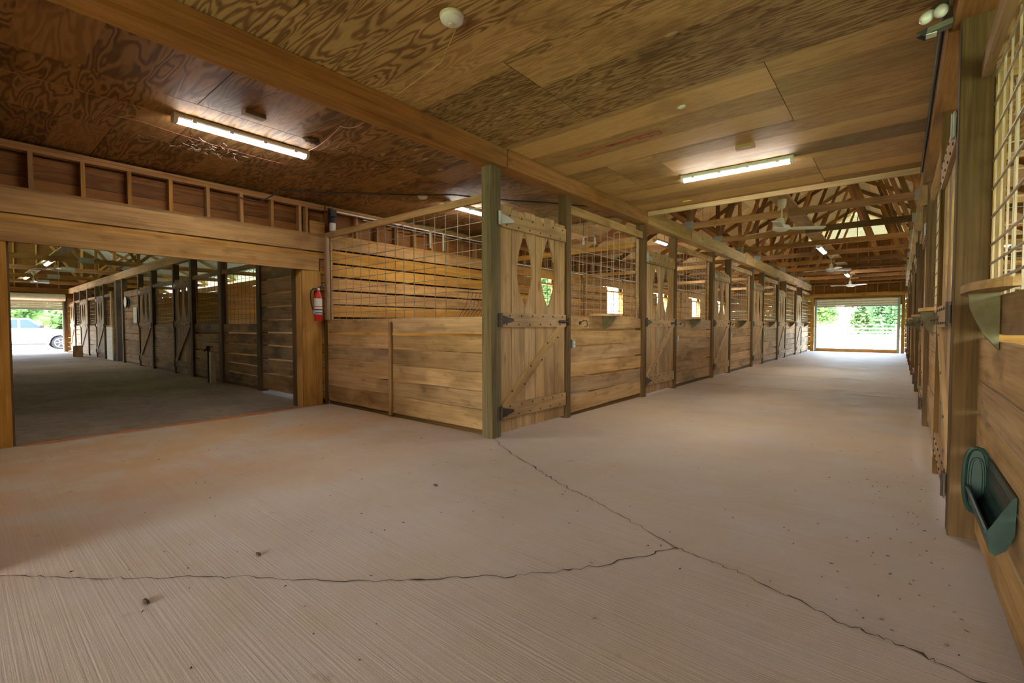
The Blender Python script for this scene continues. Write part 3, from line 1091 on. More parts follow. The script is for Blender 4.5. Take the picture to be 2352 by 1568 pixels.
def planked(wall, x0, x1, z0, z1, y, mat, n, gap=(0.006, 0.022), holes=(), T=0.03, splits=None, seed=0, rough=0.003):
    rr = random.Random(500 + seed)
    h = (z1 - z0) / n
    splits = splits or [x0, x1]
    for i in range(n):
        a0 = z0 + i * h
        g = rr.uniform(*gap)
        for s0, s1 in zip(splits[:-1], splits[1:]):
            segs = [(s0, s1)]
            for hx0, hx1, hz0, hz1 in holes:
                if a0 + h > hz0 + 0.03 and a0 < hz1 - 0.03:
                    ns = []
                    for p, q in segs:
                        if q <= hx0 or p >= hx1:
                            ns.append((p, q))
                        else:
                            if hx0 - p > 0.05:
                                ns.append((p, hx0))
                            if q - hx1 > 0.05:
                                ns.append((hx1, q))
                    segs = ns
            for p, q in segs:
                hboard('plank', wall, mat, p + 0.002, q - 0.002, a0 + g, a0 + h, y, T, rough, var=seed + i)


# --- wing entrance wall (with the header over the opening) and stall back walls, one plane at X = REAR, frame x = +Y
wl = structure(empty('wall_left', (REAR, 0, 0), R(90)), 'amber plank wall with the wide opening into the wing')
HB = 2.10
hboard('header_board', wl, M['amber'], -0.6, 3.66, HB - 0.01, 2.295, -0.075, 0.035, 0.003)
hboard('header_board', wl, M['amber'], -0.6, 3.78, 2.285, 2.375, -0.035, 0.03, 0.002)
hboard('header_board', wl, M['amber'], -0.6, 3.78, 2.392, 2.625, -0.045, 0.035, 0.003)
hboard('header_lining', wl, M['post'], -0.6, 3.66, HB + 0.03, 2.36, 0.16, 0.03)
stud_band(wl, -0.6, 3.80, 2.665, 3.05, 0.0, 0.4065, 0.6 + 0.569 - 0.4065 * 2 - 0.02)
vboard('stud', wl, M['stud'], 3.50, 3.535, 2.665, 3.05, 0.0, 0.09)
hboard('blocking', wl, M['stud'], 3.56, 3.80, 2.67, 2.86, -0.005, 0.03)
for i, (a, b) in enumerate(((2.60, 2.80), (2.803, 2.955), (2.958, 3.035))):
    hboard('sheathing_board', wl, M['redply'], -0.6, 3.85, a, b, 0.12, 0.018)
# jambs
vboard('jamb_face', wl, M['amber'], 3.40, 3.70, 0.0, HB - 0.012, -0.06, 0.035, 0.002)
vboard('jamb_post', wl, M['amber'], 3.385, 3.52, 0.0, HB + 0.02, -0.02, 0.14)
vboard('jamb_post', wl, M['post'], 3.37, 3.40, 0.0, HB + 0.02, 0.125, 0.10)
vboard('jamb_face', wl, M['amber'], -0.10, 0.37, 0.0, HB - 0.012, -0.06, 0.035, 0.002)
vboard('jamb_post', wl, M['post'], 0.30, 0.39, 0.0, HB + 0.02, -0.022, 0.16)
planked(wl, 3.70, 3.845, 0.08, 2.27, -0.02, M['amber'], 18, (0.004, 0.014), seed=3, rough=0)
vboard('backing_board', wl, M['post'], 3.52, 3.86, 0.0, 2.60, 0.11, 0.02)
planked(wl, -4.6, -0.10, 0.04, 2.625, -0.02, M['amber'], 12, (0.002, 0.006), seed=4)
# stall 1 back wall
planked(wl, 3.86, 7.60, 0.05, 2.65, -0.02, M['amber'], 12, (0.018, 0.032), seed=5)
stud_band(wl, 3.83, 7.62, 2.69, 3.05, 0.0, 0.4065, 0.12)
hboard('sheathing_board', wl, M['redply'], 3.86, 7.62, 2.60, 3.10, 0.12, 0.018)
for i in range(6):
    hboard('gap_block', wl, M['darkpost'], 3.86, 7.62, 0.02 + i * 0.43, 0.02 + i * 0.43 + 0.425, 0.13, 0.02)  # dark backing added to block light through the plank gaps

# --- exterior side wall of stalls 2..6
wr = structure(empty('wall_side', (REAR, 0, 0), R(90)), 'amber plank outer wall with a window in every stall')
win_specs = []
for k in range(1, 6):
    y0 = Y0 + k * MOD
    w0, w1 = y0 + 1.50, y0 + 2.55
    win_specs.append((w0, w1))
    planked(wr, y0 + 0.02, y0 + MOD - 0.02, 0.05, 2.65, -0.02, M['amber'], 12, (0.010, 0.024), holes=[(w0, w1, 1.63, 2.30)], seed=10 + k)
stud_band(wr, 7.66, YEND, 2.69, 3.05, 0.0, 0.4065, 0.05)
hboard('sheathing_board', wr, M['redply'], 7.66, YEND, 2.60, 3.40, 0.12, 0.018)
hboard('sheathing_board', wr, M['redply'], 7.66, YEND, 0.0, 1.60, 0.12, 0.018)
xs_ = [7.66] + [v for w in win_specs for v in w] + [YEND]
for a, b in zip(xs_[0::2], xs_[1::2]):
    vboard('sheathing_board', wr, M['redply'], a, b, 1.60, 2.60, 0.12, 0.018)
for i, (w0, w1) in enumerate(win_specs):
    wf = structure(empty('window_%d' % (i + 1), (REAR, 0, 0), R(90)), 'open barred window in the back wall of the %s stall from the corner' % ORD[i + 1])
    hboard('window_sill', wf, M['amber'], w0, w1, 1.59, 1.63, -0.03, 0.17)
    hboard('window_head', wf, M['amber'], w0, w1, 2.30, 2.34, -0.03, 0.17)
    vboard('window_jamb', wf, M['amber'], w0 - 0.03, w0, 1.59, 2.34, -0.03, 0.17)
    vboard('window_jamb', wf, M['amber'], w1, w1 + 0.03, 1.59, 2.34, -0.03, 0.17)
    me, _ = wire_panel(0, w1 - w0, 0, 0.67, M['wirerust'], 0.152, False)
    link('window_grille', me, wf, Matrix.Translation((w0, 0.02, 1.63)))

# --- outer wall behind the feeder side row
wo_ = structure(empty('wall_right', (4.0, 0, 0), R(-90)), 'plank outer wall behind the feeder side row')
for k in range(-1, 6):
    y0 = Y0 + k * MOD
    planked(wo_, -(y0 + MOD), -y0, 0.03, 2.65, 0.0, M['amber'], 8, (0.0, 0.004), holes=[(-(y0 + 2.55), -(y0 + 1.5), 1.63, 2.30)] if k >= 0 else (), seed=30 + k, rough=0)
hboard('sheathing_board', wo_, M['redply'], -YEND, 5.2, 2.65, 3.36, 0.03, 0.02)

# --- behind the camera: the aisle runs on to another open door
wbk = structure(empty('wall_back', (0, 0, 0)), 'plank walls of the aisle behind the viewer')
planked(wbk, -7.2, -3.47, 0.0, 3.15, 0.02, M['plank'], 8, (0.0, 0.004), seed=41, rough=0)
planked(wbk, -7.2, -3.47, 0.0, 3.15, YBACK, M['plank'], 6, (0.0, 0.004), seed=42, rough=0)
planked(wbk, 0.35, 4.0, 0.0, 3.15, YBACK, M['plank'], 6, (0.0, 0.004), seed=43, rough=0)
planked(wbk, -3.47, 0.35, 2.2, 3.15, YBACK, M['plank'], 3, (0.0, 0.004), seed=46, rough=0)
wbs = structure(empty('wall_backside', (0, 0, 0), R(90)), 'plank stall walls along the aisle behind the viewer')
planked(wbs, YBACK, 0.02, 0.0, 2.95, 3.42, M['plank'], 8, (0.0, 0.004), seed=44, rough=0)
planked(wbs, YBACK, 1.15, 0.0, 2.95, -0.42, M['plank'], 8, (0.0, 0.004), seed=45, rough=0)

# ------------------------------------------------------------------ main roof, trusses, end wall
XC = (AX + BX) / 2              # aisle centre line
CH0, CH1 = 3.222, 3.345         # bottom chord
APEX = 6.40
HALF = 5.55
SL = (APEX - CH0) / HALF


def roofz(x):
    return APEX - SL * abs(x - XC)


def make_truss(label, group):
    t = empty('roof_truss')
    tag(t, label, 'roof truss', group)
    th = 0.040
    mt = M['truss']

    def mem(name, x0, z0, x1, z1, w, y=0.0):
        board(name, t, mt, (x0, y, z0), (x1, y, z1), (z0 - z1, 0, x1 - x0), w, th)
    mem('bottom_chord', -HALF, (CH0 + CH1) / 2, -0.03, (CH0 + CH1) / 2, 0.125)
    mem('bottom_chord', -0.02, (CH0 + CH1) / 2, HALF, (CH0 + CH1) / 2, 0.125)
    for s in (-1, 1):
        mem('top_chord', s * HALF, CH0 + 0.08, 0.0, APEX + 0.08, 0.12)
    J = BX - XC
    for s in (-1, 1):
        def tc(x):
            return (s * x, APEX - SL * x + 0.03)
        for (a, b) in (((s * J, CH1 - 0.02), tc(3.3)), ((s * J, CH1 - 0.02), tc(1.85)), ((s * J * 0.99, CH1 - 0.02), tc(0.95)), ((s * 1.05, CH1 - 0.02), (s * 0.03, APEX - 0.02))):
            mem('web', a[0], a[1], b[0], b[1], 0.088)
        g = MB()
        g.box(s * J - 0.09, s * J + 0.09, -0.024, 0.024, CH0 - 0.004, CH1 + 0.03)
        for i in range(7):
            x = s * J - 0.08 + i * 0.026
            g.box(x, x + 0.010, -0.028, 0.028, CH0, CH1 + 0.02)
        g.build('gusset_plate', M['steel'], t)
    return t


TY = [7.78] + [9.79 + 2.02 * k for k in range(9)]
GT = 'roof trusses over the long aisle'
tr0 = None
for i, y in enumerate(TY):
    lab = 'roof truss tucked against the plywood ceiling edge' if i == 0 else 'roof truss, %s past the plywood ceiling edge over the long aisle' % ORD[i - 1]
    if tr0 is None:
        tr0 = make_truss(lab, GT)
        o = tr0
    else:
        o = copy_tree(tr0)
    o['label'] = lab
    o.location = (XC, y, 0)

roof = structure(empty('roof', (0, 0, 0)), 'plywood decked gable roof over the long aisle')
ang = math.atan(SL)
SLEN = (HALF + 0.35) / math.cos(ang)
for s in (-1, 1):
    dirv = Vector((s * math.cos(ang), 0, -math.sin(ang)))
    top = Vector((XC, 0, APEX + 0.165))
    for i in range(5):
        a = top + dirv * (SLEN * i / 5)
        b = top + dirv * (SLEN * (i + 1) / 5)
        off = 1.22 * (i % 2)
        y = 7.4 - off
        while y < YEND + 0.2:
            y1 = min(y + 2.44, YEND + 0.25)
            c = (a + b) / 2
            board('deck_sheet', roof, M['deck'], (c.x, max(y, 7.4) + 0.003, c.z), (c.x, y1 - 0.003, c.z), dirv, (b - a).length - 0.004, 0.016)
            y += 2.44
rc = MB()
rc.box(-7.4, 4.2, YBACK - 0.2, 7.44, 3.55, 3.58)
structure(rc.build('roof_lightblock', M['redply']), 'unseen cover added above the plywood ceiling to block sky light')  # unseen slab added so no sky light shows in the sheet seams
for s in (-1, 1):
    dirv = Vector((s * math.cos(ang), 0, -math.sin(ang)))
    a = Vector((XC, 0, APEX + 0.205)) - dirv * 0.02
    b = a + dirv * (SLEN + 0.1)
    c = (a + b) / 2
    board('roof_leakblock', roof, M['metalroof'], (c.x, 7.35, c.z), (c.x, YEND + 0.4, c.z), dirv, (b - a).length, 0.012)  # unseen outer layer added to stop sky light leaking through the deck
# unseen closure added behind the plywood ceiling edge to keep sky light out
at = MB()
at.prism([(XC - HALF - 0.3, 3.18), (XC + HALF + 0.3, 3.18), (XC, APEX + 0.15)], 7.42, 7.44, 'Y')
structure(at.build('wall_lightblock', M['redply']), 'unseen closure added above the plywood ceiling against sky light')
# centre plank carrying lights and fans above the chords
for i, (a, b) in enumerate(((7.9, 13.0), (13.02, 18.2), (18.22, YEND - 0.1))):
    o = board('light_plank', None, M['palebeam'], (XC, a, 3.365), (XC, b, 3.365), (1, 0, 0), 0.28, 0.036)
    tag(o, 'wide plank laid along the truss chords above the aisle, %s length' % ORD[i], 'plank', 'planks above the truss chords')

# end wall of the long aisle (frame x = +X, y = +Y)
we = structure(empty('wall_end', (0, YEND, 0)), 'red brown framed end wall around the far roll-up door')
OX0, OX1, OZ = -3.13, -0.01, 2.17
planked(we, -7.05, OX0 - 0.22, 0.04, 2.65, 0.0, M['amber'], 12, (0.004, 0.012), seed=70)
planked(we, OX1 + 0.21, 4.0, 0.04, 2.65, 0.0, M['amber'], 12, (0.004, 0.012), seed=71)
vboard('door_post', we, M['amber'], OX0 - 0.22, OX0 - 0.07, 0.0, 2.66, -0.03, 0.15)
vboard('door_post', we, M['amber'], OX1 + 0.09, OX1 + 0.21, 0.0, 2.66, -0.03, 0.15)
hboard('header_board', we, M['amber'], -7.05, 4.0, 2.60, 2.735, -0.04, 0.04)
hboard('header_board', we, M['beam'], OX0 - 0.1, OX1 + 0.1, OZ + 0.02, 2.60, 0.06, 0.03)
stud_band(we, -7.05, 4.0, 2.775, 3.15, 0.0, 0.4065, 0.15)
hboard('sheathing_board', we, M['redply'], -7.05, 4.0, 2.6, 3.25, 0.11, 0.018)
VZ = 5.30                        # translucent gable above this
gm = MB()
xw = (APEX - VZ) / SL
xr = (APEX + 0.17 - VZ) / SL
gm.prism([(XC - HALF - 0.24, 3.25), (XC + HALF + 0.24, 3.25), (XC + xr, VZ), (XC - xr, VZ)], 0.11, 0.13, 'Y')
gm.build('gable_sheathing', M['redply'], we)
for i in range(27):
    x = -6.85 + 0.4065 * i
    zt = min(roofz(x) - 0.02, VZ)
    if zt > 3.4:
        vboard('gable_stud', we, M['truss'], x, x + 0.038, 3.23, zt, 0.0, 0.09)
hboard('gable_rail', we, M['truss'], XC - xw - 0.1, XC + xw + 0.1, VZ, VZ + 0.04, 0.0, 0.09)
gt = MB()
n = 20
for i in range(n):
    z0, z1 = VZ + 0.05 + (APEX - VZ - 0.05) * i / n, VZ + 0.05 + (APEX - VZ - 0.05) * (i + 1) / n
    wA, wB = (APEX - z0) / SL + 0.29, (APEX - z1) / SL + 0.29
    ya, yb = 0.11 + 0.012 * (i % 2), 0.11 + 0.012 * ((i + 1) % 2)
    gt.add([(XC - wA, ya, z0), (XC + wA, ya, z0), (XC + wB, yb, z1), (XC - wB, yb, z1)], [(0, 1, 2, 3)])
gt.build('gable_panel', M['translucent'], we)
vboard('gable_mullion', we, M['truss'], XC - 0.02, XC + 0.02, VZ + 0.04, APEX - 0.1, 0.05, 0.04)


def shutter(name, x0, x1, z0, z1, label, loc, rz, drum=True):
    d = structure(empty(name, loc, rz), label)
    n = max(3, int((z1 - z0) / 0.085))
    for i in range(n):
        a = z0 + (z1 - z0) * i / n
        h = (z1 - z0) / n
        p = MB().prism([(-0.018, -h / 2 + 0.004), (0.018, -h / 2 + 0.004), (0.018, h / 2 - 0.004), (-0.006, h / 2 - 0.004), (-0.026, 0.0)], x0, x1, 'X')
        key = ('slat', round(x1 - x0, 3), round(h, 3), round(x0, 3))
        if key not in _cache:
            _cache[key] = p.mesh('shutter_slat', M['shutter'])
        link('shutter_slat', _cache[key], d, Matrix.Translation((0, 0.0, a + h / 2)))
    bb = MB().box(x0, x1, -0.03, 0.03, z0 - 0.05, z0)
    bb.build('bottom_bar', M['steel'], d)
    for s, x in ((-1, x0), (1, x1)):
        g = MB()
        g.box(x - 0.045, x + 0.045, -0.05, -0.035, 0.0, z1)
        g.box(x - 0.045, x + 0.045, 0.035, 0.05, 0.0, z1)
        g.box(x + s * 0.030, x + s * 0.045, -0.035, 0.035, 0.0, z1)
        g.build('guide_track', M['steel'], d)
    if drum:
        MB().lathe([(0.17, x0 - 0.06), (0.17, x1 + 0.06)], (0, -0.08, z1 + 0.1), 20, 'X').build('drum', M['shutter'], d, smooth=True)
    return d


shutter('door_1', OX0 + 0.0, OX1 + 0.0, OZ, 2.50, 'cream roll-up door raised at the end of the long aisle', (0, YEND + 0.0, 0), 0.0, False)
for i in range(3):
    pass

# pipe gate across the open end door
gt_ = empty('pipe_gate', (0, YEND + 0.22, 0))
tag(gt_, 'thin railed gate across the open door at the aisle end', 'gate')
for z in (1.26, 0.83, 0.44):
    MB().tube([(OX0 + 0.05, 0, z), (OX1 - 0.06, 0, z)], 0.019, 8).build('gate_rail', M['shutter'], gt_, smooth=True)
for x in (OX0 + 0.05, OX1 - 0.06):
    MB().tube([(x, 0, 0.02), (x, 0, 1.30)], 0.022, 8).build('gate_stile', M['shutter'], gt_, smooth=True)
hboard('bottom_board', gt_, M['amber'], OX0, OX1, -0.02, 0.15, -0.16, 0.04, 0.004)


# ------------------------------------------------------------------ wing: row of stalls along -X
WY = 3.74                        # aisle face of the wing row
WB = 2.86                        # beam underside
GW = 'stall doors in the wing aisle'
GWP = 'timber posts in the wing aisle'


def wpost(x, w, label, h=WB):
    return post('timber_post', x, WY + 0.07, w, 0.14, h, M['darkpost'], label, GWP)


wpost(-9.40, 0.17, 'dark post between the slatted wall and wire stall front in the wing')
wpost(-11.38, 0.17, 'dark post behind the water hydrant in the wing')
wpost(-13.30, 0.16, 'dark post on the latch side of the first wing door')
wpost(-14.70, 0.09, 'slim post on the hinge side of the first wing door')
wpost(-16.80, 0.16, 'post on the latch side of the second wing door')
wpost(-18.27, 0.09, 'slim post on the hinge side of the second wing door')
wpost(-20.45, 0.16, 'post at the end of the solid planked front in the wing')
wpost(-21.45, 0.30, 'broad dark post beside the grey half door in the wing', 2.86)
wpost(-23.50, 0.10, 'slim post past the grey half door in the wing')
wpost(-25.05, 0.09, 'slim post on the hinge side of the third wing door')
wpost(-26.85, 0.16, 'post on the latch side of the fourth wing door')
wpost(-28.62, 0.12, 'post on the hinge side of the fourth wing door')
wpost(-30.20, 0.16, 'post nearest the wing roll-up door')
for i, (a, b) in enumerate(((-31.6, -27.0), (-26.99, -22.0), (-21.99, -17.0), (-16.99, -13.26))):
    o = board('timber_beam', None, M['palebeam'], (a, WY + 0.05, WB + 0.12), (b, WY + 0.05, WB + 0.12), (0, 0, 1), 0.235, 0.12)
    tag(o, 'pale beam length over the wing stall row, %s from the wing door' % ORD[i], 'beam', 'beams over the wing stalls')

GWF = 'stall fronts in the wing aisle'


def wpanel(x0, x1, label, seed, **kw):
    p = make_panel(x1 - x0, 1.28, 2.36, 2.45, label, GWF, seed=seed, wmat='wirerust', mat=M['dirtydimplank'], **kw)
    p.location = (x0, WY + 0.02, 0)
    return p


def wdoor(x0, x1, label, mat=None):
    d = make_door(x1 - x0, 2.44, False, label, GW, M['dirtydimplank'])
    d.location = (x0, WY - 0.002, 0)
    return d


sw = empty('slatted_wall', (-9.31, WY + 0.03, 0))
tag(sw, 'dark wall of gapped planks with daylight slits just inside the wing', 'plank wall')
zz = 0.05
for i, h in enumerate((0.33, 0.26, 0.25, 0.24, 0.23, 0.24, 0.25, 0.26, 0.26, 0.27)):
    hboard('plank', sw, M['dirtydimplank'], 0.0, 2.12, zz, zz + h - (0.034, 0.03, 0.028, 0.026, 0.024, 0.022, 0.026, 0.028, 0.01, 0.01)[i], 0.0, 0.03, 0.003, var=900 + i)
    zz += h
wpanel(-11.29, -9.49, 'wire topped stall front nearest the wing opening', 80, gaps=[0.03, 0.012, 0.028, 0.02, 0.02, 0.0])
wpanel(-13.21, -11.47, 'wire topped stall front behind the hydrant', 81, gaps=[0.03, 0.008, 0.022, 0.02, 0.008, 0.0])
wdoor(-14.65, -13.385, 'stall door with almond cut-outs, first inside the wing')
wpanel(-16.71, -14.75, 'wire topped stall front between the first and second wing doors', 82)
wdoor(-18.22, -16.885, 'stall door with almond cut-outs, second inside the wing')
sp = make_panel(2.04, 2.42, 0, 0, 'solid planked stall front carrying the white notice in the wing', GWF, seed=83, nplank=10, mesh=False, mat=M['dirtydimplank'])
sp.location = (-20.36, WY + 0.02, 0)
wpanel(-23.44, -22.4, 'wire topped front behind the grey half door', 84)
hd = empty('half_gate', (-22.62, WY - 0.07, 0))
tag(hd, 'grey white sheet half door leaning open in the wing', 'half door')
for i in range(5):
    vboard('plank', hd, M['label'], i * 0.19, i * 0.19 + 0.187, 0.02, 1.22, 0.0, 0.03)
vboard('stile', hd, M['palebeam'], 0.72, 0.86, 1.225, 2.5, 0.0, 0.03)
wdoor(-25.0, -23.56, 'stall door with almond cut-outs, third inside the wing')
wpanel(-26.76, -25.1, 'wire topped stall front past the third wing door', 85)
wdoor(-28.55, -26.94, 'stall door with almond cut-outs, fourth inside the wing')
wpanel(-30.11, -28.69, 'wire topped stall front past the fourth wing door', 86)
wdoor(-31.58, -30.29, 'stall door with almond cut-outs beside the wing roll-up door')

# wing walls
ww = structure(empty('wall_wing', (0, 7.6, 0)), 'amber plank back wall of the wing stalls')
wh = [(-9.3, -7.5, 0.25, 2.6), (-11.4, -10.3, 1.6, 2.3), (-15.6, -14.6, 1.6, 2.3), (-19.5, -18.5, 1.6, 2.3), (-23.4, -22.4, 1.6, 2.3), (-27.2, -26.2, 1.6, 2.3)]  # first hole is an unseen opening added to brighten the slits
planked(ww, WEND, -7.15, 0.03, 3.05, 0.0, M['amber'], 13, (0.006, 0.018), holes=wh, splits=[WEND, -27.0, -22.5, -18.0, -13.6, -9.4, -7.15], seed=90)
ws_ = structure(empty('wall_wingside', (0, -0.02, 0)), 'plank wall on the hidden side of the wing aisle')
planked(ws_, WEND, -7.2, 0.0, 3.05, 0.0, M['plank'], 6, (0.004, 0.01), seed=91, rough=0)
for i_, x in enumerate((-11.38, -14.7, -18.3, -22.2, -26.9)):
    pt = empty('stall_divider', (x, WY + 0.15, 0), R(90))
    tag(pt, 'plank divider between wing stalls, %s in from the wide opening' % ORD[i_], 'partition', 'plank dividers in the wing')
    for i in range(9):
        hboard('plank', pt, M['amber'], 0.0, 3.55, i * 0.24, i * 0.24 + 0.232, 0.0, 0.03, 0, var=i)

# wing end wall, frame x = +Y... seen from inside looking to -X: x = -Y? use rz = 90 (x = +Y, y = -X)
wx = structure(empty('wall_wingend', (WEND, 0, 0), R(90)), 'framed end wall around the wing roll-up door')
planked(wx, 3.66, 7.6, 0.03, 2.65, 0.0, M['amber'], 12, (0.003, 0.01), seed=95)
planked(wx, -4.0, 0.1, 0.03, 2.65, 0.0, M['amber'], 12, (0.003, 0.01), seed=96)
vboard('door_post', wx, M['post'], 3.56, 3.68, 0.0, 2.7, -0.05, 0.14)
vboard('door_post', wx, M['post'], 0.1, 0.22, 0.0, 2.7, -0.05, 0.14)
hboard('header_board', wx, M['beam'], 0.1, 3.7, 2.55, 2.62, -0.04, 0.04)
stud_band(wx, -4.0, 7.6, 2.66, 2.86, 0.0, 0.61, 0.2)
hboard('header_board', wx, M['beam'], -4.0, 7.6, 2.94, 3.10, -0.03, 0.04)
hboard('sheathing_board', wx, M['redply'], -4.0, 7.6, 2.4, 3.15, 0.11, 0.018)
g2 = MB()
g2.prism([(-4.15, 3.1), (8.05, 3.1), (1.95, 6.33)], 0.10, 0.12, 'Y')
g2.build('gable_sheathing', M['redply'], wx)
for i in range(13):
    y = -2.6 + 0.75 * i
    zt = 6.1 - 0.53 * abs(y - 1.95)
    vboard('gable_stud', wx, M['truss'], y, y + 0.04, 3.10, zt, 0.02, 0.07)
shutter('door_2', 0.24, 3.55, 2.10, 2.56, 'cream roll-up door raised at the end of the wing', (WEND, 0, 0), R(90), True)
# wing roof
wrf = structure(empty('roof_wing', (0, 0, 0)), 'corrugated metal roof over the wing')
for s in (-1, 1):
    for i in range(16):
        xa, xb = -7.35 - i * 1.55, -7.35 - (i + 1) * 1.55
        mb = MB()
        nn = 10
        vs, fs = [], []
        for j in range(nn + 1):
            x = xa + (xb - xa) * j / nn
            bump_ = 0.018 * (j % 2)
            vs += [(x, 1.95, 6.32 + bump_), (x, 1.95 + s * 6.1, 6.32 - 0.53 * 6.1 + bump_)]
        for j in range(nn):
            fs.append((2 * j, 2 * j + 2, 2 * j + 3, 2 * j + 1))
        key = ('wroof', s)
        if key not in _cache:
            o_ = [(v[0] - xa, v[1], v[2]) for v in vs]
            _cache[key] = new_mesh('roof_sheet', o_, fs, M['metalroof'])
        link('roof_sheet', _cache[key], wrf, Matrix.Translation((xa, 0, 0)))
wat = MB()
wat.prism([(-4.2, 3.06), (8.1, 3.06), (1.95, 6.4)], -7.30, -7.28, 'X')
structure(wat.build('wall_wingattic', M['redply']), 'closure above the wing entrance')
GTW = 'roof trusses over the wing aisle'
o = board('light_plank', None, M['palebeam'], (-29.0, 1.95, 3.249), (-8.0, 1.95, 3.249), (0, 1, 0), 0.26, 0.036)
tag(o, 'wide plank laid along the truss chords above the wing aisle', 'plank', 'planks above the truss chords')
TWX = [-8.4, -11.7, -15.05, -18.42, -21.77, -25.19, -28.4]
tw0 = None
for i, x in enumerate(TWX):
    if tw0 is None:
        t = empty('roof_truss')
        tag(t, '', 'roof truss', GTW)
        tw0 = t

        def wm(name, y0, z0, y1, z1, w):
            board(name, t, M['truss'], (0, y0, z0), (0, y1, z1), (0, z0 - z1, y1 - y0), w, 0.04)
        wm('bottom_chord', -3.9, 3.16, 7.7, 3.16, 0.14)
        wm('top_chord', -3.9, 3.2, 1.95, 6.24, 0.12)
        wm('top_chord', 7.8, 3.2, 1.95, 6.24, 0.12)
        for s in (-1, 1):
            wm('web', 1.95 + s * 1.85, 3.2, 1.95 + s * 3.2, 4.55, 0.09)
            wm('web', 1.95 + s * 1.85, 3.2, 1.95 + s * 1.9, 5.2, 0.09)
            wm('web', 1.95 + s * 1.85, 3.2, 1.95, 6.15, 0.09)
        g = MB().box(-0.026, 0.026, 2.4, 2.75, 3.10, 3.25)
        g.build('gusset_plate', M['steel'], t)
        o = t
    else:
        o = copy_tree(tw0)
    o['label'] = 'roof truss over the wing aisle, %s beyond the wide opening' % ORD[i]
    o.location = (x, 0, 0)


# ------------------------------------------------------------------ lights
def make_fixture(L):
    t = empty('led_batten')
    hs = MB().prism([(-0.05, 0.0), (0.05, 0.0), (0.056, -0.034), (0.048, -0.046), (-0.048, -0.046), (-0.056, -0.034)], -L / 2 + 0.01, L / 2 - 0.01, 'X')
    # prism 'X' takes (a,b) as (y,z)
    hs.build('housing', M['white'], t)
    prof = []
    for i in range(9):
        a = math.pi * i / 8
        prof.append((-0.046 * math.cos(a), -0.047 - 0.034 * math.sin(a)))
    MB().prism(prof, -L / 2 + 0.035, L / 2 - 0.035, 'X').build('lens', M['led'], t)
    for s in (-1, 1):
        x0, x1 = sorted((s * (L / 2 - 0.034), s * L / 2))
        MB().prism([(-0.052, 0.0), (0.052, 0.0), (0.054, -0.05), (0.03, -0.082), (-0.03, -0.082), (-0.054, -0.05)], x0, x1, 'X').build('end_cap', M['white'], t)
    for i in range(4):
        x = -L / 2 + L * (i + 0.5) / 4
        for s in (-1, 1):
            ya, yb = sorted((s * 0.052, s * 0.061))
            MB().box(x - 0.018, x + 0.018, ya, yb, -0.058, -0.022).build('clip', M['white'], t)
    return t


GL = 'led batten lights'
lights = [
    ((-5.09, 1.95, CEIL - 0.002), 90, 1.25, 'bright led batten on the dark plywood before the wing opening'),
    ((-1.58, 6.13, CEIL - 0.002), 3, 1.25, 'bright led batten on the pale plywood above the long aisle'),
    ((-5.42, 5.55, CEIL - 0.002), 90, 1.25, 'led batten over the first stall behind the corner post'),
    ((-4.56, 8.55, 3.33), 90, 0.62, 'short led batten in the trusses above the second stall'),
    ((-4.55, 11.2, 3.33), 90, 0.72, 'short led batten in the trusses above the third stall'),
    ((-4.58, 14.8, 3.33), 90, 1.0, 'led batten in the trusses above the fourth stall'),
    ((-4.58, 18.9, 3.33), 90, 1.0, 'led batten in the trusses above the fifth stall'),
    ((-4.58, 22.7, 3.33), 90, 1.0, 'led batten in the trusses above the sixth stall'),
    ((XC, 14.35, 3.22), 90, 1.25, 'led batten under the centre plank between the first two ceiling fans'),
    ((XC, 22.0, 3.22), 90, 1.25, 'led batten under the centre plank near the far ceiling fan'),
    ((2.1, 6.6, CEIL - 0.002), 90, 1.25, 'unseen led batten added above the first stall of the feeder side row'),  # feeder side battens are unseen, added to brighten the far aisle
    ((2.1, 12.8, 3.33), 90, 1.25, 'unseen led batten added above the stalls of the feeder side row'),
    ((2.1, 20.9, 3.33), 90, 1.25, 'unseen led batten added far along above the feeder side row'),
    ((2.1, 8.8, 3.33), 90, 1.25, 'unseen led batten added above the second stall of the feeder side row'),
    ((2.1, 16.85, 3.33), 90, 1.25, 'unseen led batten added above the fourth stall of the feeder side row'),
    ((-20.1, 1.95, 3.229), 0, 1.25, 'led batten between the two wing ceiling fans'),
    ((-26.6, 1.95, 3.229), 0, 1.25, 'led batten near the wing roll-up door'),
]
fx = {}
for loc, rz, L, lab in lights:
    if L not in fx:
        fx[L] = make_fixture(L)
        o = fx[L]
    else:
        o = copy_tree(fx[L])
        for ch in list(o.children):
            if ch.name.startswith('hanger'):
                bpy.data.objects.remove(ch)
    tag(o, lab, 'light', GL)
    o.location = loc
    o.rotation_euler = (0, 0, R(rz))
    if abs(loc[2] - 3.33) < 0.01:
        up_ = roofz(loc[0]) + 0.10 - loc[2]
        for s in (-0.35, 0.35):
            MB().tube([(s * L, 0, 0.0), (s * L, 0, up_)], 0.004, 5).build('hanger_cord', M['rope'], o)
    if abs(loc[2] - 3.22) < 0.001:
        for s in (-0.38, 0.38):
            MB().box(s * L - 0.02, s * L + 0.02, -0.02, 0.02, 0.0, 0.126).build('hanger', M['stud'], o)


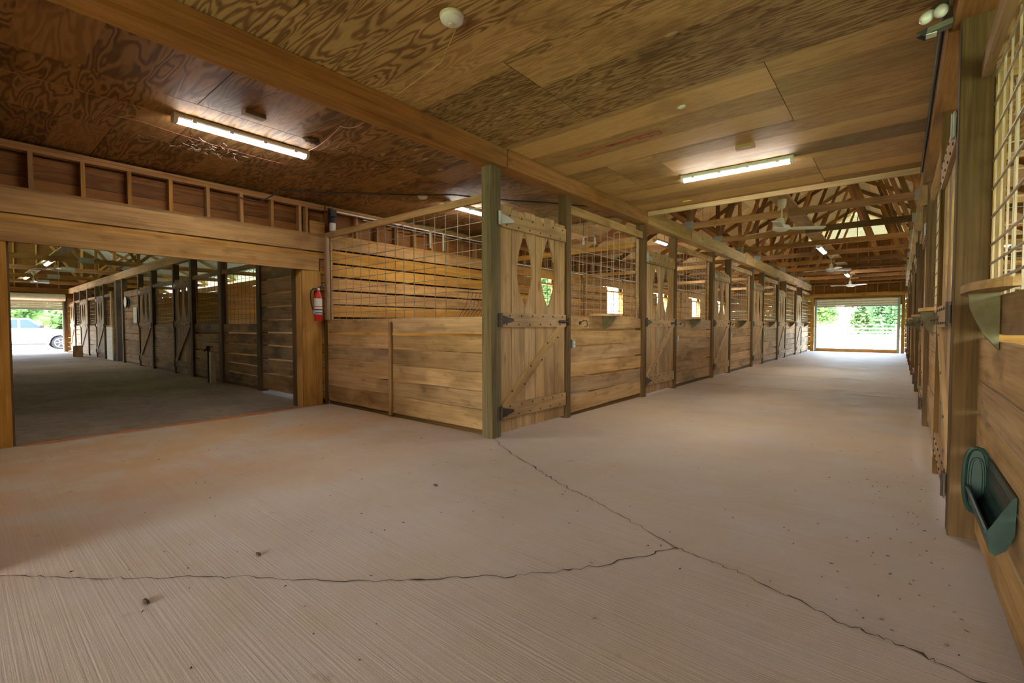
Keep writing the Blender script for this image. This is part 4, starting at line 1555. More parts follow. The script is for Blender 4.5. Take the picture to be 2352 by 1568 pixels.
# ------------------------------------------------------------------ ceiling fans
def make_fan(label, group):
    t = empty('ceiling_fan')
    tag(t, label, 'ceiling fan', group)
    MB().lathe([(0.07, 0.50), (0.066, 0.42), (0.045, 0.36), (0.02, 0.345)], n=18).build('canopy', M['cream'], t, smooth=True)
    MB().tube([(0, 0, 0.37), (0, 0, 0.10)], 0.013, 8).build('downrod', M['cream'], t, smooth=True)
    MB().lathe([(0.022, 0.20), (0.042, 0.18), (0.05, 0.09), (0.06, 0.07)], n=18).build('rod_cover', M['cream'], t, smooth=True)
    MB().lathe([(0.05, 0.075), (0.12, 0.062), (0.135, 0.03), (0.13, 0.005), (0.08, -0.022), (0.03, -0.03)], n=26).build('motor', M['white'], t, smooth=True)
    for i in range(3):
        an = R(33 + 120 * i)
        m = Matrix.Rotation(an, 4, 'Z')
        b = MB()
        tl = math.tan(R(12))
        pts = [(0.11, -0.03), (0.20, -0.055), (0.66, -0.062), (0.68, -0.04), (0.68, 0.045), (0.66, 0.062), (0.20, 0.055), (0.11, 0.03)]
        vs = [(x, y, 0.02 - y * tl + 0.003) for x, y in pts] + [(x, y, 0.02 - y * tl - 0.003) for x, y in pts]
        nq = len(pts)
        fs = [tuple(range(nq)), tuple(range(2 * nq - 1, nq - 1, -1))] + [(k, k + nq, (k + 1) % nq + nq, (k + 1) % nq) for k in range(nq)]
        b.add(vs, fs)
        b.build('blade', M['white'], t, m)
    return t


fan = make_fan('ceiling fan nearest the plywood ceiling edge in the long aisle', 'ceiling fans of the long aisle')
fan.location = (-1.55, 8.95, 2.84)
for (y, a, l) in ((16.35, 20, 'middle ceiling fan of the long aisle, past the led batten'), (23.2, 50, 'ceiling fan closest to the far roll-up door of the long aisle')):
    f2 = copy_tree(fan)
    f2.location = (-1.55, y, 2.83)
    f2.rotation_euler = (0, 0, R(a))
    f2['label'] = l
for (x, l) in ((-18.6, 'ceiling fan nearest the opening in the wing'), (-24.3, 'ceiling fan nearest the roll-up door in the wing')):
    f2 = copy_tree(fan)
    f2.location = (x, 1.95, 2.854)
    f2.scale = (0.75, 0.75, 0.75)
    f2.rotation_euler = (0, 0, R(-30))
    f2['label'] = l
    f2['group'] = 'ceiling fans of the wing'


# ------------------------------------------------------------------ things on the ceiling
def smoke_alarm(x, y, label, rr_=0.075):
    t = empty('smoke_alarm', (x, y, CEIL - 0.001))
    tag(t, label, 'smoke alarm', 'smoke alarms')
    MB().lathe([(rr_, 0.0), (rr_, -0.014), (rr_ * 0.96, -0.016)], n=24).build('base', M['cream'], t, smooth=True)
    MB().lathe([(rr_ * 0.93, -0.016), (rr_ * 0.9, -0.034), (rr_ * 0.6, -0.05), (rr_ * 0.35, -0.054)], n=24).build('cover', M['white'], t, smooth=True)
    MB().lathe([(rr_ * 0.28, -0.052), (rr_ * 0.26, -0.060), (rr_ * 0.15, -0.062)], n=14).build('test_button', M['cream'], t, smooth=True)


smoke_alarm(-2.18, 2.04, 'round white smoke alarm on the flame grained plywood')
smoke_alarm(-5.45, 4.50, 'small white smoke alarm on the dark plywood over the stall side')
for (x, y, rz, lab) in ((-4.53, 1.80, 92, 'small wood block on the dark plywood beside the bright led batten'), (-1.30, 5.47, 3, 'small wood block on the pale plywood by the aisle led batten')):
    b = board('wood_block', None, M['plank'], (x - 0.09 * math.cos(R(rz)), y - 0.09 * math.sin(R(rz)), CEIL - 0.02), (x + 0.09 * math.cos(R(rz)), y + 0.09 * math.sin(R(rz)), CEIL - 0.02), (-math.sin(R(rz)), math.cos(R(rz)), 0), 0.085, 0.04)
    tag(b, lab, 'wood block')


def clump(name, c, r, mat, label, cat, flat=0.6, n=60, seed=1):
    rr = random.Random(seed)
    bm = bmesh.new()
    bmesh.ops.create_icosphere(bm, subdivisions=3, radius=1.0)
    for v in bm.verts:
        k = 1 + rr.uniform(-0.18, 0.18)
        v.co = Vector((v.co.x * r[0] * k, v.co.y * r[1] * k, v.co.z * r[2] * k))
    me = bpy.data.meshes.new(name)
    bm.to_mesh(me)
    bm.free()
    me.materials.append(mat)
    o = link(name, me, None, Matrix.Translation(c))
    tag(o, label, cat)
    return o


clump('mud_nest', (-4.70, 2.42, CEIL - 0.018), (0.05, 0.085, 0.03), M['mud'], 'brown mud nest stuck to plywood by the led batten end', 'insect nest', seed=2)
clump('mud_nest', (-1.51, 4.15, CEIL - 0.010), (0.035, 0.025, 0.014), M['label'], 'pale mud dab on the plywood above the red paint mark', 'insect nest', seed=3)
clump('mud_nest', (-2.55, 7.3, CEIL - 0.008), (0.07, 0.02, 0.012), M['yellow'], 'yellowish mud streak near the plywood ceiling edge', 'insect nest', seed=4)
clump('dirt_clump', (-2.72, 2.35, 0.006), (0.022, 0.009, 0.006), M['straw'], 'dark leaf scrap on the floor before the corner post', 'leaf', seed=5)
clump('dirt_clump', (-2.62, 1.02, 0.006), (0.022, 0.010, 0.006), M['straw'], 'brown straw clump on the bare floor by the crossing', 'straw clump', seed=6)
clump('dirt_clump', (-2.55, 0.52, 0.006), (0.032, 0.010, 0.006), M['straw'], 'dark leaf scrap on the floor below the long crack', 'leaf', seed=7)


def cable(name, pts, r, mat, label, cat='cable', n=6, sag=0.0, sub=8):
    P = []
    for i in range(len(pts) - 1):
        a, b = Vector(pts[i]), Vector(pts[i + 1])
        for k in range(sub):
            t = k / sub
            q = a.lerp(b, t)
            q.z -= sag * 4 * t * (1 - t)
            P.append(q)
    P.append(Vector(pts[-1]))
    o = MB().tube(P, r, n).build(name, mat, None, smooth=True)
    return tag(o, label, cat)


zc = CEIL - 0.012
cable('ceiling_cable', [(-6.92, 2.55, 2.98), (-6.9, 2.78, 2.97), (-6.75, 3.02, zc), (-6.0, 3.75, zc - 0.01), (-5.0, 4.7, zc - 0.015), (-4.2, 5.9, zc - 0.02), (-3.6, 6.9, zc)], 0.009, M['rope'], 'black cable running along the dark plywood over the stall side', sag=0.015)
cable('ceiling_string', [(-5.2, 0.0, zc), (-5.13, 1.32, zc)], 0.004, M['palebeam'], 'thin pale cord along the dark plywood to the led batten', sag=0.004)
cable('ceiling_wire', [(-5.55, 0.3, zc), (-5.50, 1.2, zc), (-5.62, 2.0, zc), (-5.62, 2.6, zc)], 0.0018, M['redwire'], 'thin red wire along the dark plywood below the led batten', sag=0.01)
cable('ceiling_wire', [(-3.56, 2.30, 2.97), (-4.1, 2.40, zc - 0.03), (-4.95, 2.52, zc - 0.02)], 0.003, M['redwire'], 'twisted red wire hanging from the beam to the led batten', sag=0.03)
cable('ceiling_wire', [(-3.30, 2.42, zc), (-2.6, 2.33, zc), (-2.15, 2.08, zc - 0.005)], 0.0035, M['palebeam'], 'thin bell wire stapled across the ceiling to the round smoke alarm', sag=0.004)
cable('conduit', [(BX - 0.064, 3.83, 3.13), (BX - 0.066, 5.2, 3.11), (BX - 0.066, 7.6, 3.10)], 0.012, M['rope'], 'dark conduit clipped along the beam beside the big post', 'conduit', n=8)
cable('conduit', [(-6.88, 3.9, 3.04), (-6.88, 7.6, 3.02)], 0.011, M['white'], 'white conduit along the top plate in the first stall', 'conduit', n=8)
cable('conduit', [(-6.86, 4.4, 2.985), (-6.86, 7.6, 2.96)], 0.009, M['steel'], 'lower grey conduit along the studs in the first stall', 'conduit', n=8)
cable('conduit', [(-6.985, 7.7, 2.70), (-6.985, 14.0, 2.70)], 0.014, M['white'], 'white conduit along the outer wall of the second and third stalls', 'conduit', n=8, sag=0.0)
cable('conduit', [(-6.985, 14.1, 2.73), (-6.985, 26.8, 2.73)], 0.014, M['white'], 'white conduit along the outer wall of the far stalls', 'conduit', n=8, sag=0.0)

# cobweb below the dark plywood
cw = MB()
rr = random.Random(5)
for i in range(60):
    x, y = rr.gauss(-5.75, 0.12), rr.gauss(1.75, 0.16)
    a = Vector((x, y, CEIL - rr.uniform(0.004, 0.05)))
    b = a + Vector((rr.uniform(-0.06, 0.06), rr.uniform(-0.06, 0.06), rr.uniform(-0.03, 0.02)))
    b.z = min(b.z, CEIL - 0.003)
    cw.tube([a, b], 0.0022, 3, False)
tag(cw.build('cobweb', M['web']), 'dusty cobweb on the dark plywood under the led batten', 'cobweb', kind='stuff')

# flood light on the beam by the big post
FM = Vector((BX - 0.052, 3.69, 3.055))
fl_ = empty('flood_light', FM)
tag(fl_, 'twin bulb motion flood light on the beam beside the big post', 'flood light')
MB().lathe([(0.05, 0.0), (0.05, -0.02), (0.03, -0.035)], (0, 0, 0), 16, 'X').build('mount', M['fixture'], fl_, smooth=True)
for a, b in ((Vector((0.150, 3.71, 3.085)), Vector((0.068, 3.60, 2.965))), (Vector((0.165, 3.66, 3.075)), Vector((0.142, 3.575, 2.962)))):
    a, b = a - FM, b - FM
    d = (b - a).normalized()
    L_ = (b - a).length
    MB().tube([a, a + d * L_ * 0.35, a + d * L_ * 0.55], [0.018, 0.024, 0.026], 14).build('lamp_holder', M['fixture'], fl_, smooth=True)
    pf = [(0.024, 0.53), (0.031, 0.64), (0.033, 0.76), (0.029, 0.88), (0.018, 0.97), (0.005, 1.0)]
    MB().tube([a + d * L_ * z for r_, z in pf], [r_ for r_, z in pf], 18).build('bulb', M['bulb'], fl_, smooth=True)
q = [(0.205, 2.972), (0.085, 2.948), (0.088, 2.918), (0.20, 2.938)]
MB().prism([(x - FM.x, z - FM.z) for x, z in q], -0.028, 0.028, 'Y').build('sensor_body', M['fixture'], fl_)
q = [(0.095, 2.953), (0.045, 2.938), (0.085, 2.905)]
MB().prism([(x - FM.x, z - FM.z) for x, z in q], -0.032, -0.027, 'Y').build('sensor_hood', M['black'], fl_)
MB().prism([(x - FM.x, z - FM.z) for x, z in q], 0.027, 0.032, 'Y').build('sensor_hood', M['black'], fl_)
MB().box(0.088 - FM.x, 0.135 - FM.x, -0.026, 0.026, 2.912 - FM.z, 2.918 - FM.z).build('sensor_window', M['label'], fl_)
MB().tube([(0, 0, -0.01), (0.19 - FM.x - 0.02, 0, 2.955 - FM.z)], 0.012, 8).build('sensor_neck', M['fixture'], fl_, smooth=True)

# ------------------------------------------------------------------ fire extinguisher
ex = empty('fire_extinguisher', (REAR + 0.145, 3.60, 1.31))
tag(ex, 'red fire extinguisher with white labels hanging on the opening jamb', 'fire extinguisher')
r0 = 0.058
MB().lathe([(r0 * 0.9, 0.0), (r0, 0.012), (r0, 0.36), (r0 * 0.93, 0.39), (r0 * 0.62, 0.435), (0.022, 0.455), (0.02, 0.475)], n=24).build('cylinder', M['red'], ex, smooth=True)
MB().lathe([(r0 + 0.001, 0.10), (r0 + 0.001, 0.215)], n=24).build('label_sheet', M['label'], ex, smooth=True)
MB().lathe([(r0 + 0.001, 0.225), (r0 + 0.001, 0.345)], n=24).build('label_sheet', M['label'], ex, smooth=True)
MB().lathe([(r0 + 0.0018, 0.115), (r0 + 0.0018, 0.135)], n=24).build('label_print', M['blue'], ex, smooth=True)
MB().lathe([(r0 + 0.003, 0.165), (r0 + 0.003, 0.18)], n=24).build('strap', M['black'], ex, smooth=True)
v = MB()
v.box(-0.018, 0.018, -0.022, 0.022, 0.47, 0.505)
v.build('valve', M['steel'], ex)
hd_ = MB()
hd_.prism([(-0.02, 0.505), (0.09, 0.53), (0.11, 0.505), (0.02, 0.495)], -0.012, 0.012, 'X')
hd_.prism([(-0.015, 0.51), (0.085, 0.555), (0.095, 0.545), (0.0, 0.50)], -0.010, 0.010, 'X')
hd_.build('handle', M['black'], ex)
MB().lathe([(0.016, 0.0), (0.016, 0.012)], (0.018, 0, 0.488), 12, 'X').build('gauge', M['label'], ex)
hp = []
for i in range(15):
    a = math.pi * (0.45 + 1.05 * i / 14)
    hp.append((0.012, -0.02 - 0.105 * math.cos(a - math.pi / 2) if False else -0.02 + 0.125 * math.cos(a) * 0.8, 0.33 + 0.165 * math.sin(a)))
hp = [(0.0, -0.02, 0.488), (0.006, -0.07, 0.492), (0.01, -0.115, 0.455), (0.012, -0.125, 0.38), (0.014, -0.118, 0.29), (0.018, -0.10, 0.20), (0.02, -0.085, 0.165)]
MB().tube(hp, 0.011, 8).build('hose', M['black'], ex, smooth=True)
MB().tube([(0.02, -0.085, 0.165), (0.022, -0.075, 0.12)], [0.012, 0.017], 8).build('nozzle', M['steel'], ex, smooth=True)
MB().box(-0.085, -0.03, -0.02, 0.02, 0.40, 0.47).build('bracket', M['black'], ex)

# black spray dispenser above the stall side end
sd_ = empty('spray_dispenser', (REAR + 0.10, 3.88, 2.70))
tag(sd_, 'black and white canister dispenser hung above the end of the wire stall side', 'dispenser')
MB().lathe([(0.042, 0.03), (0.045, 0.04), (0.045, 0.15)], n=18).build('label_sheet', M['label'], sd_, smooth=True)
MB().lathe([(0.045, 0.15), (0.046, 0.22), (0.04, 0.25), (0.03, 0.26)], n=18).build('cylinder', M['black'], sd_, smooth=True)
MB().box(-0.05, 0.04, -0.05, 0.05, 0.255, 0.36).build('cap', M['black'], sd_)
MB().box(-0.085, -0.04, -0.03, 0.03, 0.14, 0.40).build('bracket', M['iron'], sd_)
MB().lathe([(0.03, 0.0), (0.042, 0.03)], n=14).build('base', M['steel'], sd_, smooth=True)

# ------------------------------------------------------------------ shelves, hooks, boxes on the long row
GS = 'half round shelves on the long row'
for k in range(6):
    yk = Y0 + k * MOD + 1.51
    wid = 2.27
    t = empty('wall_shelf', (AX - 0.036, yk + 0.95, 1.375), R(90))
    tag(t, 'half round wooden shelf on the stall front after the %s door from the corner post' % ORD[k], 'shelf', GS)
    pl = []
    for i in range(15):
        a = math.pi * i / 14
        pl.append((0.42 * math.cos(a), -0.23 * math.sin(a)))
    MB().prism(pl, 0.0, 0.028, 'Z').build('shelf_board', M['plank'], t)
    br = [(0.0, 0.0), (-0.20, 0.0), (-0.17, -0.06), (-0.09, -0.15), (0.0, -0.20)]
    MB().prism(br, -0.018, 0.018, 'X').build('bracket', M['mould'], t)
    h = MB()
    hx = []
    for i in range(12):
        a = R(200 - 250 * i / 11)
        hx.append((-0.60 + 0.035 * math.cos(a), -0.055 - 0.0 * i, -0.10 + 0.03 * math.sin(a)))
    tt = empty('wall_hook', (AX - 0.008, yk + 0.33, 1.25), R(90))
    tag(tt, 'iron hook on the stall front after the %s door from the corner post' % ORD[k], 'hook', 'hooks on the long row')
    MB().tube([(-0.05, 0.02, 0.02), (-0.03, -0.02, 0.055), (0.02, -0.035, 0.055), (0.05, -0.035, 0.015), (0.035, -0.035, -0.03), (-0.02, -0.03, -0.03)], 0.006, 6).build('hook_rod', M['iron'], tt, smooth=True)
    MB().box(-0.065, -0.035, 0.012, 0.03, 0.0, 0.04).build('hook_plate', M['iron'], tt)
    ob = empty('outlet_box', (AX - 0.026, yk + 0.03, 0.93), R(90))
    tag(ob, 'grey outlet box beside the latch post of the %s door from the corner' % ORD[k], 'outlet box', 'outlet boxes on the long row')
    MB().box(0.0, 0.075, -0.03, 0.012, 0.0, 0.115).build('body', M['steel'], ob)
    for zz_ in (0.03, 0.075):
        MB().lathe([(0.017, 0.0), (0.017, 0.004)], (0.0375, -0.034, zz_), 12, 'Y').build('socket', M['cream'], ob)

# shelf and feeder by the big post
t = empty('wall_shelf', (BX + 0.107, 3.02, 1.375), R(-90))
tag(t, 'pale half round shelf on the stall front above the green feeder', 'shelf', 'half round shelves on the feeder side row')
pl = []
for i in range(19):
    a = math.pi * i / 18
    pl.append((0.48 * math.cos(a), -0.125 * math.sin(a)))
MB().prism(pl, 0.0, 0.035, 'Z').build('shelf_board', M['palebeam'], t)
MB().prism([(0.0, 0.0), (-0.105, 0.0), (-0.095, -0.07), (-0.05, -0.19), (0.0, -0.26)], -0.02, 0.02, 'X').build('bracket', M['mould'], t)
shelf0 = t
for k in range(4):
    f2 = copy_tree(shelf0)
    f2.location = (BX + 0.041, Y0 - 0.03 + k * MOD + 2.9, 1.375)
    f2['label'] = 'half round shelf on the stall front after the %s door past the green feeder' % ORD[k]

# green wall feeder
gf = empty('wall_feeder', (BX + 0.106, 2.60, 0.40))
tag(gf, 'dark green plastic feeder hung on the stall front beside the big post', 'feeder')
fm = MB()
th_ = 0.008
cs = [(-0.003, 0.20), (-0.006, 0.06), (-0.026, 0.0), (-0.055, -0.03), (-0.071, -0.015), (-0.080, 0.050)]
inn = [(-0.074, 0.050), (-0.066, -0.006), (-0.053, -0.02), (-0.030, 0.010), (-0.014, 0.062), (-0.011, 0.20)]
fm.prism([(a, b) for a, b in cs + inn], -0.14, 0.52, 'Y')
fm.build('trough', M['green'], gf)
op = []
for i in range(20):
    a = 2 * math.pi * i / 20
    op.append((-0.046 + 0.043 * math.copysign(abs(math.cos(a)) ** 0.75, math.cos(a)), 0.085 + 0.155 * math.copysign(abs(math.sin(a)) ** 0.8, math.sin(a))))
MB().prism(op, 0.52, 0.532, 'Y').build('end_plate', M['green'], gf)
MB().tube([(p[0], 0.515, p[1]) for p in op] + [(op[0][0], 0.515, op[0][1])], 0.010, 8).build('end_rim', M['green'], gf, smooth=True)
ip = [(-0.046 + (a + 0.046) * 0.55, 0.085 + (b - 0.085) * 0.7) for a, b in op]
MB().tube([(p[0], 0.512, p[1]) for p in ip] + [(ip[0][0], 0.512, ip[0][1])], 0.005, 6).build('end_rib', M['green'], gf, smooth=True)
MB().tube([(-0.078, -0.14, 0.052), (-0.078, 0.52, 0.052)], 0.009, 8).build('front_lip', M['green'], gf, smooth=True)
MB().box(-0.0125, -0.009, -0.12, 0.50, 0.10, 0.165).build('back_slot', M['black'], gf)
MB().prism(cs + inn[::-1][:0] + [(-0.011, 0.20)], -0.148, -0.14, 'Y').build('near_end', M['green'], gf)

# hay rack in the first stall
hr = empty('hay_rack', (REAR + 0.03, 6.55, 1.35))
tag(hr, 'rusty wire hay rack in the corner of the first stall', 'hay rack')
rk = MB()
for i in range(9):
    y = i * 0.11
    rk.tube([(0.42, y, 0.55), (0.34, y * 0.97 + 0.01, 0.30), (0.05, y * 0.9 + 0.04, 0.02)], 0.006, 5)
rk.build('rack_bars', M['wirerust'], hr)['kind'] = 'stuff'
MB().tube([(0.02, 0.0, 0.58), (0.42, 0.0, 0.55), (0.42, 0.88, 0.55), (0.02, 0.88, 0.58)], 0.009, 6).build('rack_rim', M['wirerust'], hr)
MB().tube([(0.05, 0.04, 0.02), (0.05, 0.84, 0.02)], 0.008, 6).build('rack_base', M['wirerust'], hr)
for i in range(3):
    vboard('backing_plank', hr, M['post'], 0, 0, 0, 0, 0, 0) if False else None

# white insulator tubes hung on the wire of the stall side
for i, (x, z) in enumerate(((-4.52, 2.30), (-4.28, 2.24))):
    c = empty('hanging_tube', (x, Y0 + 0.05, z))
    tag(c, 'white plastic tube hanging on the stall side wire, %s from the wall' % ('first' if i == 0 else 'second'), 'plastic tube', 'white tubes on the stall side')
    MB().lathe([(0.012, -0.10), (0.013, 0.10)], n=10).build('tube', M['white'], c, smooth=True)
    MB().tube([(0, 0, 0.10), (0, 0, 0.30)], 0.002, 4).build('cord', M['rope'], c)

# hanging bulbs behind the first stall front
for i, (x, y, z) in enumerate(((-4.30, 7.15, 2.74), (-4.25, 7.45, 2.77))):
    c = empty('hanging_bulb', (x, y, z))
    tag(c, 'bare white bulb hanging inside the first stall, %s from the door' % ('first' if i == 0 else 'second'), 'bulb', 'bare bulbs in the first stall')
    MB().lathe([(0.006, -0.09), (0.026, -0.07), (0.030, -0.045), (0.018, -0.01), (0.014, 0.01)], n=14).build('bulb_glass', M['bulb'], c, smooth=True)
    MB().lathe([(0.016, 0.008), (0.016, 0.05)], n=10).build('bulb_holder', M['white'], c, smooth=True)
    MB().tube([(0, 0, 0.05), (0, 0, CEIL - z)], 0.003, 5).build('cord', M['rope'], c)

# wing: hydrant, notice, thermometer
hy = empty('yard_hydrant', (-11.55, WY - 0.16, 0))
tag(hy, 'water hydrant with black lever on a grey wooden upright in the wing', 'hydrant')
vboard('upright', hy, M['label'], -0.07, 0.07, 0.0, 0.66, 0.0, 0.09)
MB().tube([(0, -0.03, 0.0), (0, -0.03, 0.72)], 0.018, 8).build('pipe', M['iron'], hy, smooth=True)
MB().lathe([(0.03, 0.70), (0.045, 0.73), (0.04, 0.79), (0.02, 0.81)], (0, -0.03, 0), 12).build('head', M['black'], hy, smooth=True)
MB().tube([(0.0, -0.03, 0.76), (0.12, -0.03, 0.77), (0.24, -0.02, 0.80)], 0.011, 6).build('lever', M['black'], hy, smooth=True)
MB().tube([(0, -0.03, 0.75), (-0.07, -0.06, 0.74), (-0.09, -0.07, 0.69)], 0.016, 8).build('spout', M['black'], hy, smooth=True)
nt = empty('notice', (-18.85, WY - 0.012, 1.35))
tag(nt, 'white paper notice tacked to the solid planked front in the wing', 'notice')
MB().box(0, 0.42, 0, 0.008, 0, 0.50).build('sheet', M['label'], nt)
for z in (0.06, 0.14, 0.22, 0.30, 0.38):
    pass
th = empty('wall_thermometer', (-19.75, WY - 0.02, 2.05))
tag(th, 'round wall thermometer high on the solid planked front in the wing', 'thermometer')
MB().lathe([(0.20, 0.0), (0.20, 0.03), (0.18, 0.04)], (0, -0.02, 0), 24, 'Y').build('rim', M['black'], th, smooth=True)
MB().lathe([(0.17, 0.0), (0.17, 0.01)], (0, -0.026, 0), 24, 'Y').build('dial', M['label'], th)
MB().prism([(-0.01, -0.02), (0.01, -0.02), (0.004, 0.13), (-0.004, 0.13)], -0.034, -0.03, 'Y').build('needle', M['red'], th)
stl = empty('mounting_block', (-25.9, WY - 0.45, 0))
tag(stl, 'small wooden step stool before the far wing stalls', 'step stool')
hboard('top_board', stl, M['plank'], -0.2, 0.2, 0.42, 0.46, -0.14, 0.28)
for x in (-0.19, 0.15):
    vboard('side_board', stl, M['plank'], x, x + 0.04, 0.0, 0.42, -0.13, 0.26)
hboard('tread', stl, M['plank'], -0.2, 0.2, 0.2, 0.23, -0.32, 0.2)

# yellow twine on the stall wire
for i, (x, y, z) in enumerate(((AX - 0.07, 7.5, 1.75),)):
    o = MB().tube([(x, y, z), (x + 0.02, y + 0.01, z - 0.06), (x + 0.015, y - 0.01, z - 0.13), (x + 0.02, y + 0.02, z - 0.17)], 0.006, 5).build('twine', M['yellow'], None)
    tag(o, 'loop of yellow twine tied to the wire of the first stall front', 'twine')


# ------------------------------------------------------------------ outdoors
def make_crown(n, rx, rz, leaf, seed, mat):
    rr = random.Random(seed)
    mb = MB()
    blobs = [(Vector((rr.uniform(-0.55, 0.55) * rx, rr.uniform(-0.55, 0.55) * rx, rr.uniform(-0.75, 0.75) * rz)), rr.uniform(0.3, 0.55)) for _ in range(16)]
    vs, fs = [], []
    for i in range(n):
        c, s = rr.choice(blobs)
        d = Vector((rr.gauss(0, 1), rr.gauss(0, 1), rr.gauss(0, 1))).normalized()
        p = c + Vector((d.x * rx * s, d.y * rx * s, d.z * rz * s * 0.9)) * (rr.random() ** 0.4)
        u = Vector((rr.gauss(0, 1), rr.gauss(0, 1), rr.gauss(0, 0.6))).normalized()
        v = u.orthogonal().normalized()
        l = leaf * rr.uniform(0.6, 1.4)
        b = len(vs)
        vs += [p - u * l, p + v * l * 0.55, p + u * l, p - v * l * 0.55]
        fs.append((b, b + 1, b + 2, b + 3))
    return new_mesh('crown', vs, fs, mat)


crowns = [make_crown(3200, 4.2, 4.4, 0.34, 1, M['leaf_a']), make_crown(3200, 3.8, 4.6, 0.34, 2, M['leaf_b']), make_crown(2600, 3.6, 3.6, 0.32, 3, M['leaf_a'])]
trunk_me = MB().tube([(0, 0, -0.2), (0.08, 0.03, 2.0), (-0.05, 0.1, 4.5), (0.1, 0.0, 7.0)], [0.22, 0.18, 0.13, 0.06], 8).mesh('trunk', M['bark'], True)


def tree(x, y, s, k, label, group, lift=4.2):
    t = empty('tree', (x, y, -0.17), RND.uniform(0, 6))
    t.scale = (s, s, s)
    tag(t, label, 'tree', group)
    link('trunk', trunk_me, t)
    link('crown', crowns[k], t, Matrix.Translation((0, 0, lift)))


GTR = 'trees beyond the field'
tl = [(-16.0, 74, 0.95, 0), (-11.8, 86, 1.0, 1), (-8.3, 74, 0.85, 2), (-3.6, 86, 1.0, 0), (-0.6, 75, 0.72, 1), (4.6, 84, 1.0, 1), (5.6, 71, 0.7, 1), (12.5, 86, 1.0, 0), (12.0, 72, 0.8, 2)]
for i, (x, y, s, k) in enumerate(tl):
    tree(x, y, s, k, '%s tree beyond the field, %s along the row behind the far door' % (('bright leafy', 'dark leafy', 'small bright')[k], ORD[i]), GTR, 3.9)
GTD = 'trees behind the drive'
for i, (x, y, s, k) in enumerate(((-68, -1.5, 0.95, 0), (-60, 3.0, 0.7, 2), (-69, 8.0, 1.0, 0), (-60, 13.0, 0.8, 1), (-55, -1.5, 0.5, 2), (-56, 8.2, 0.55, 0))):
    tree(x, y, s, k, '%s leafy tree behind the parked truck, %s in the clump' % (('bright', 'dark', 'small')[k], ORD[i]), GTD, 3.6)
GTS = 'trees outside the stall windows'
for i, (y, k) in enumerate(((9, 0), (16, 1), (24, 2), (31, 0))):
    tree(-24 - 3 * (i % 2), y + 6, 0.9, k, 'leafy tree outside the stall windows, %s along' % ORD[i], GTS, 3.9)

bmesh_bush = make_crown(900, 0.75, 0.85, 0.075, 9, M['leaf_a'])
bs = empty('bush', (-35.3, 4.62, -0.17))
tag(bs, 'leafy green bush outside the wing door in front of the truck wheel', 'bush')
link('foliage', bmesh_bush, bs, Matrix.Translation((0, 0, 0.85)))
MB().tube([(0, 0, 0), (0.05, 0.02, 0.8)], [0.03, 0.015], 6).build('stem', M['bark'], bs)

fc = empty('field_fence', (0, 52, -0.17))
tag(fc, 'dark rail fence across the field in front of the trees', 'fence')
for i in range(13):
    x = -20 + i * 2.8
    MB().box(x - 0.06, x + 0.06, -0.06, 0.06, 0, 1.25).build('fence_post', M['fencedark'], fc)
for z in (0.45, 0.78, 1.1):
    MB().box(-20, 13.6, -0.09, -0.06, z, z + 0.13).build('fence_rail', M['fencedark'], fc)


# pickup truck parked across the drive, nose towards +Y
tk = empty('pickup_truck', (-41.0, 4.32, -0.17))
tag(tk, 'silver four door pickup truck parked on the gravel drive', 'pickup truck')
# local: y = 0 at the front wheel centre, nose at +y; near side at x = +0.98


def arch(yc, r=0.50, n=10):
    return [(yc - r * math.cos(math.pi * i / n), 0.42 + r * math.sin(math.pi * i / n)) for i in range(n + 1)]


prof = [(0.95, 0.42), (0.98, 0.75), (0.92, 1.10), (0.80, 1.20), (-0.45, 1.27), (-0.75, 1.30), (-4.85, 1.30), (-4.92, 0.60), (-4.6, 0.45)]
lower = [(-4.6, 0.45)] + arch(-3.75) + [(-3.2, 0.36)] + [(-0.55, 0.36)] + arch(0.0) + [(0.95, 0.42)]
poly = lower + prof[1:-1]
MB().prism(poly, -0.98, 0.98, 'X').build('body', M['paint'], tk)
cab = MB()
hw0, hw1 = 0.93, 0.74
c0 = [(-0.45, 1.25), (-3.05, 1.25)]
pts_lo = [(-0.42, 1.26), (-3.10, 1.28)]
pts_hi = [(-1.35, 1.93), (-2.85, 1.93)]
cab.add([(hw0, pts_lo[0][0], pts_lo[0][1]), (hw0, pts_lo[1][0], pts_lo[1][1]), (-hw0, pts_lo[1][0], pts_lo[1][1]), (-hw0, pts_lo[0][0], pts_lo[0][1]),
         (hw1, pts_hi[0][0], pts_hi[0][1]), (hw1, pts_hi[1][0], pts_hi[1][1]), (-hw1, pts_hi[1][0], pts_hi[1][1]), (-hw1, pts_hi[0][0], pts_hi[0][1])], FACES)
cab.build('cab', M['paint'], tk)


def cabpt(y, z, side=1):
    t_ = (z - 1.26) / (1.93 - 1.26)
    return (side * (hw0 + (hw1 - hw0) * t_ + 0.012), y, z)


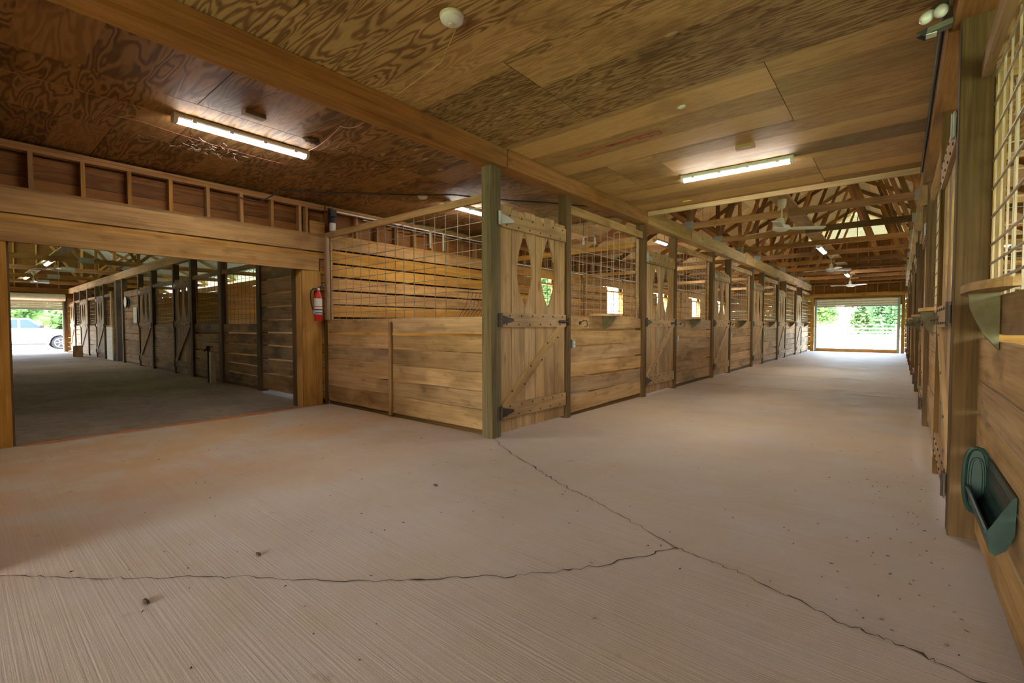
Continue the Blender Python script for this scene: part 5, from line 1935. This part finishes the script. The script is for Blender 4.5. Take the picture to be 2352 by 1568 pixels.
for (ya, yb, yc, yd) in ((-0.78, -1.72, -1.72, -1.38), (-1.82, -2.75, -2.72, -1.82)):
    g = MB()
    q = [cabpt(ya, 1.33), cabpt(yb, 1.33), cabpt(yc, 1.84), cabpt(yd, 1.84)]
    q2 = [(x - 0.02, y, z) for x, y, z in q]
    g.add(q + q2, [(0, 1, 2, 3), (7, 6, 5, 4), (0, 4, 5, 1), (1, 5, 6, 2), (2, 6, 7, 3), (3, 7, 4, 0)])
    g.build('side_window', M['glass'], tk)
wsd = MB()
q = [(0.82, -0.50, 1.33), (-0.82, -0.50, 1.33), (-0.66, -1.28, 1.88), (0.66, -1.28, 1.88)]
wsd.add(q + [(x, y - 0.02, z - 0.02) for x, y, z in q], [(0, 1, 2, 3), (7, 6, 5, 4), (0, 4, 5, 1), (1, 5, 6, 2), (2, 6, 7, 3), (3, 7, 4, 0)])
wsd.build('windscreen', M['glass'], tk)
for yc in (0.0, -3.75):
    for s in (-1, 1):
        w = MB().lathe([(0.30, -0.12), (0.40, -0.11), (0.415, 0.0), (0.40, 0.11), (0.30, 0.12)], (s * 0.84, yc, 0.415), 28, 'X').build('wheel', M['rubber'], tk, smooth=True)
        rm = MB().lathe([(0.27, 0.0), (0.29, 0.012), (0.05, 0.03)], (s * 0.945, yc, 0.415), 24, 'X')
        rm.build('rim', M['black'], w)
        spk = MB()
        for i in range(6):
            a = 2 * math.pi * i / 6
            spk.tube([(s * 0.975, yc + 0.05 * math.cos(a), 0.415 + 0.05 * math.sin(a)), (s * 0.97, yc + 0.27 * math.cos(a), 0.415 + 0.27 * math.sin(a))], 0.032, 6)
        spk.lathe([(0.30, 0.0), (0.30, 0.012), (0.265, 0.014), (0.265, 0.0)], (s * 0.955, yc, 0.415), 24, 'X')
        spk.build('spokes', M['rim'], w)
MB().prism([(-0.95, 1.34), (-0.72, 1.34), (-0.74, 1.50), (-0.92, 1.50)], 0.97, 1.16, 'X').build('wing_mirror', M['black'], tk)
MB().box(0.93, 1.0, -3.1, -0.62, 0.34, 0.40).build('side_step', M['black'], tk)
for y in (-1.75, -2.8):
    MB().box(0.97, 1.0, y, y + 0.16, 1.08, 1.12).build('door_handle', M['paint'], tk)
for y in (-0.75, -1.78, -2.95):
    MB().box(0.975, 0.983, y - 0.006, y + 0.006, 0.45, 1.27).build('door_seam', M['black'], tk)
MB().prism([(0.72, 0.92), (0.95, 0.90), (0.93, 1.08), (0.70, 1.12)], 0.90, 0.992, 'X').build('headlight', M['label'], tk)
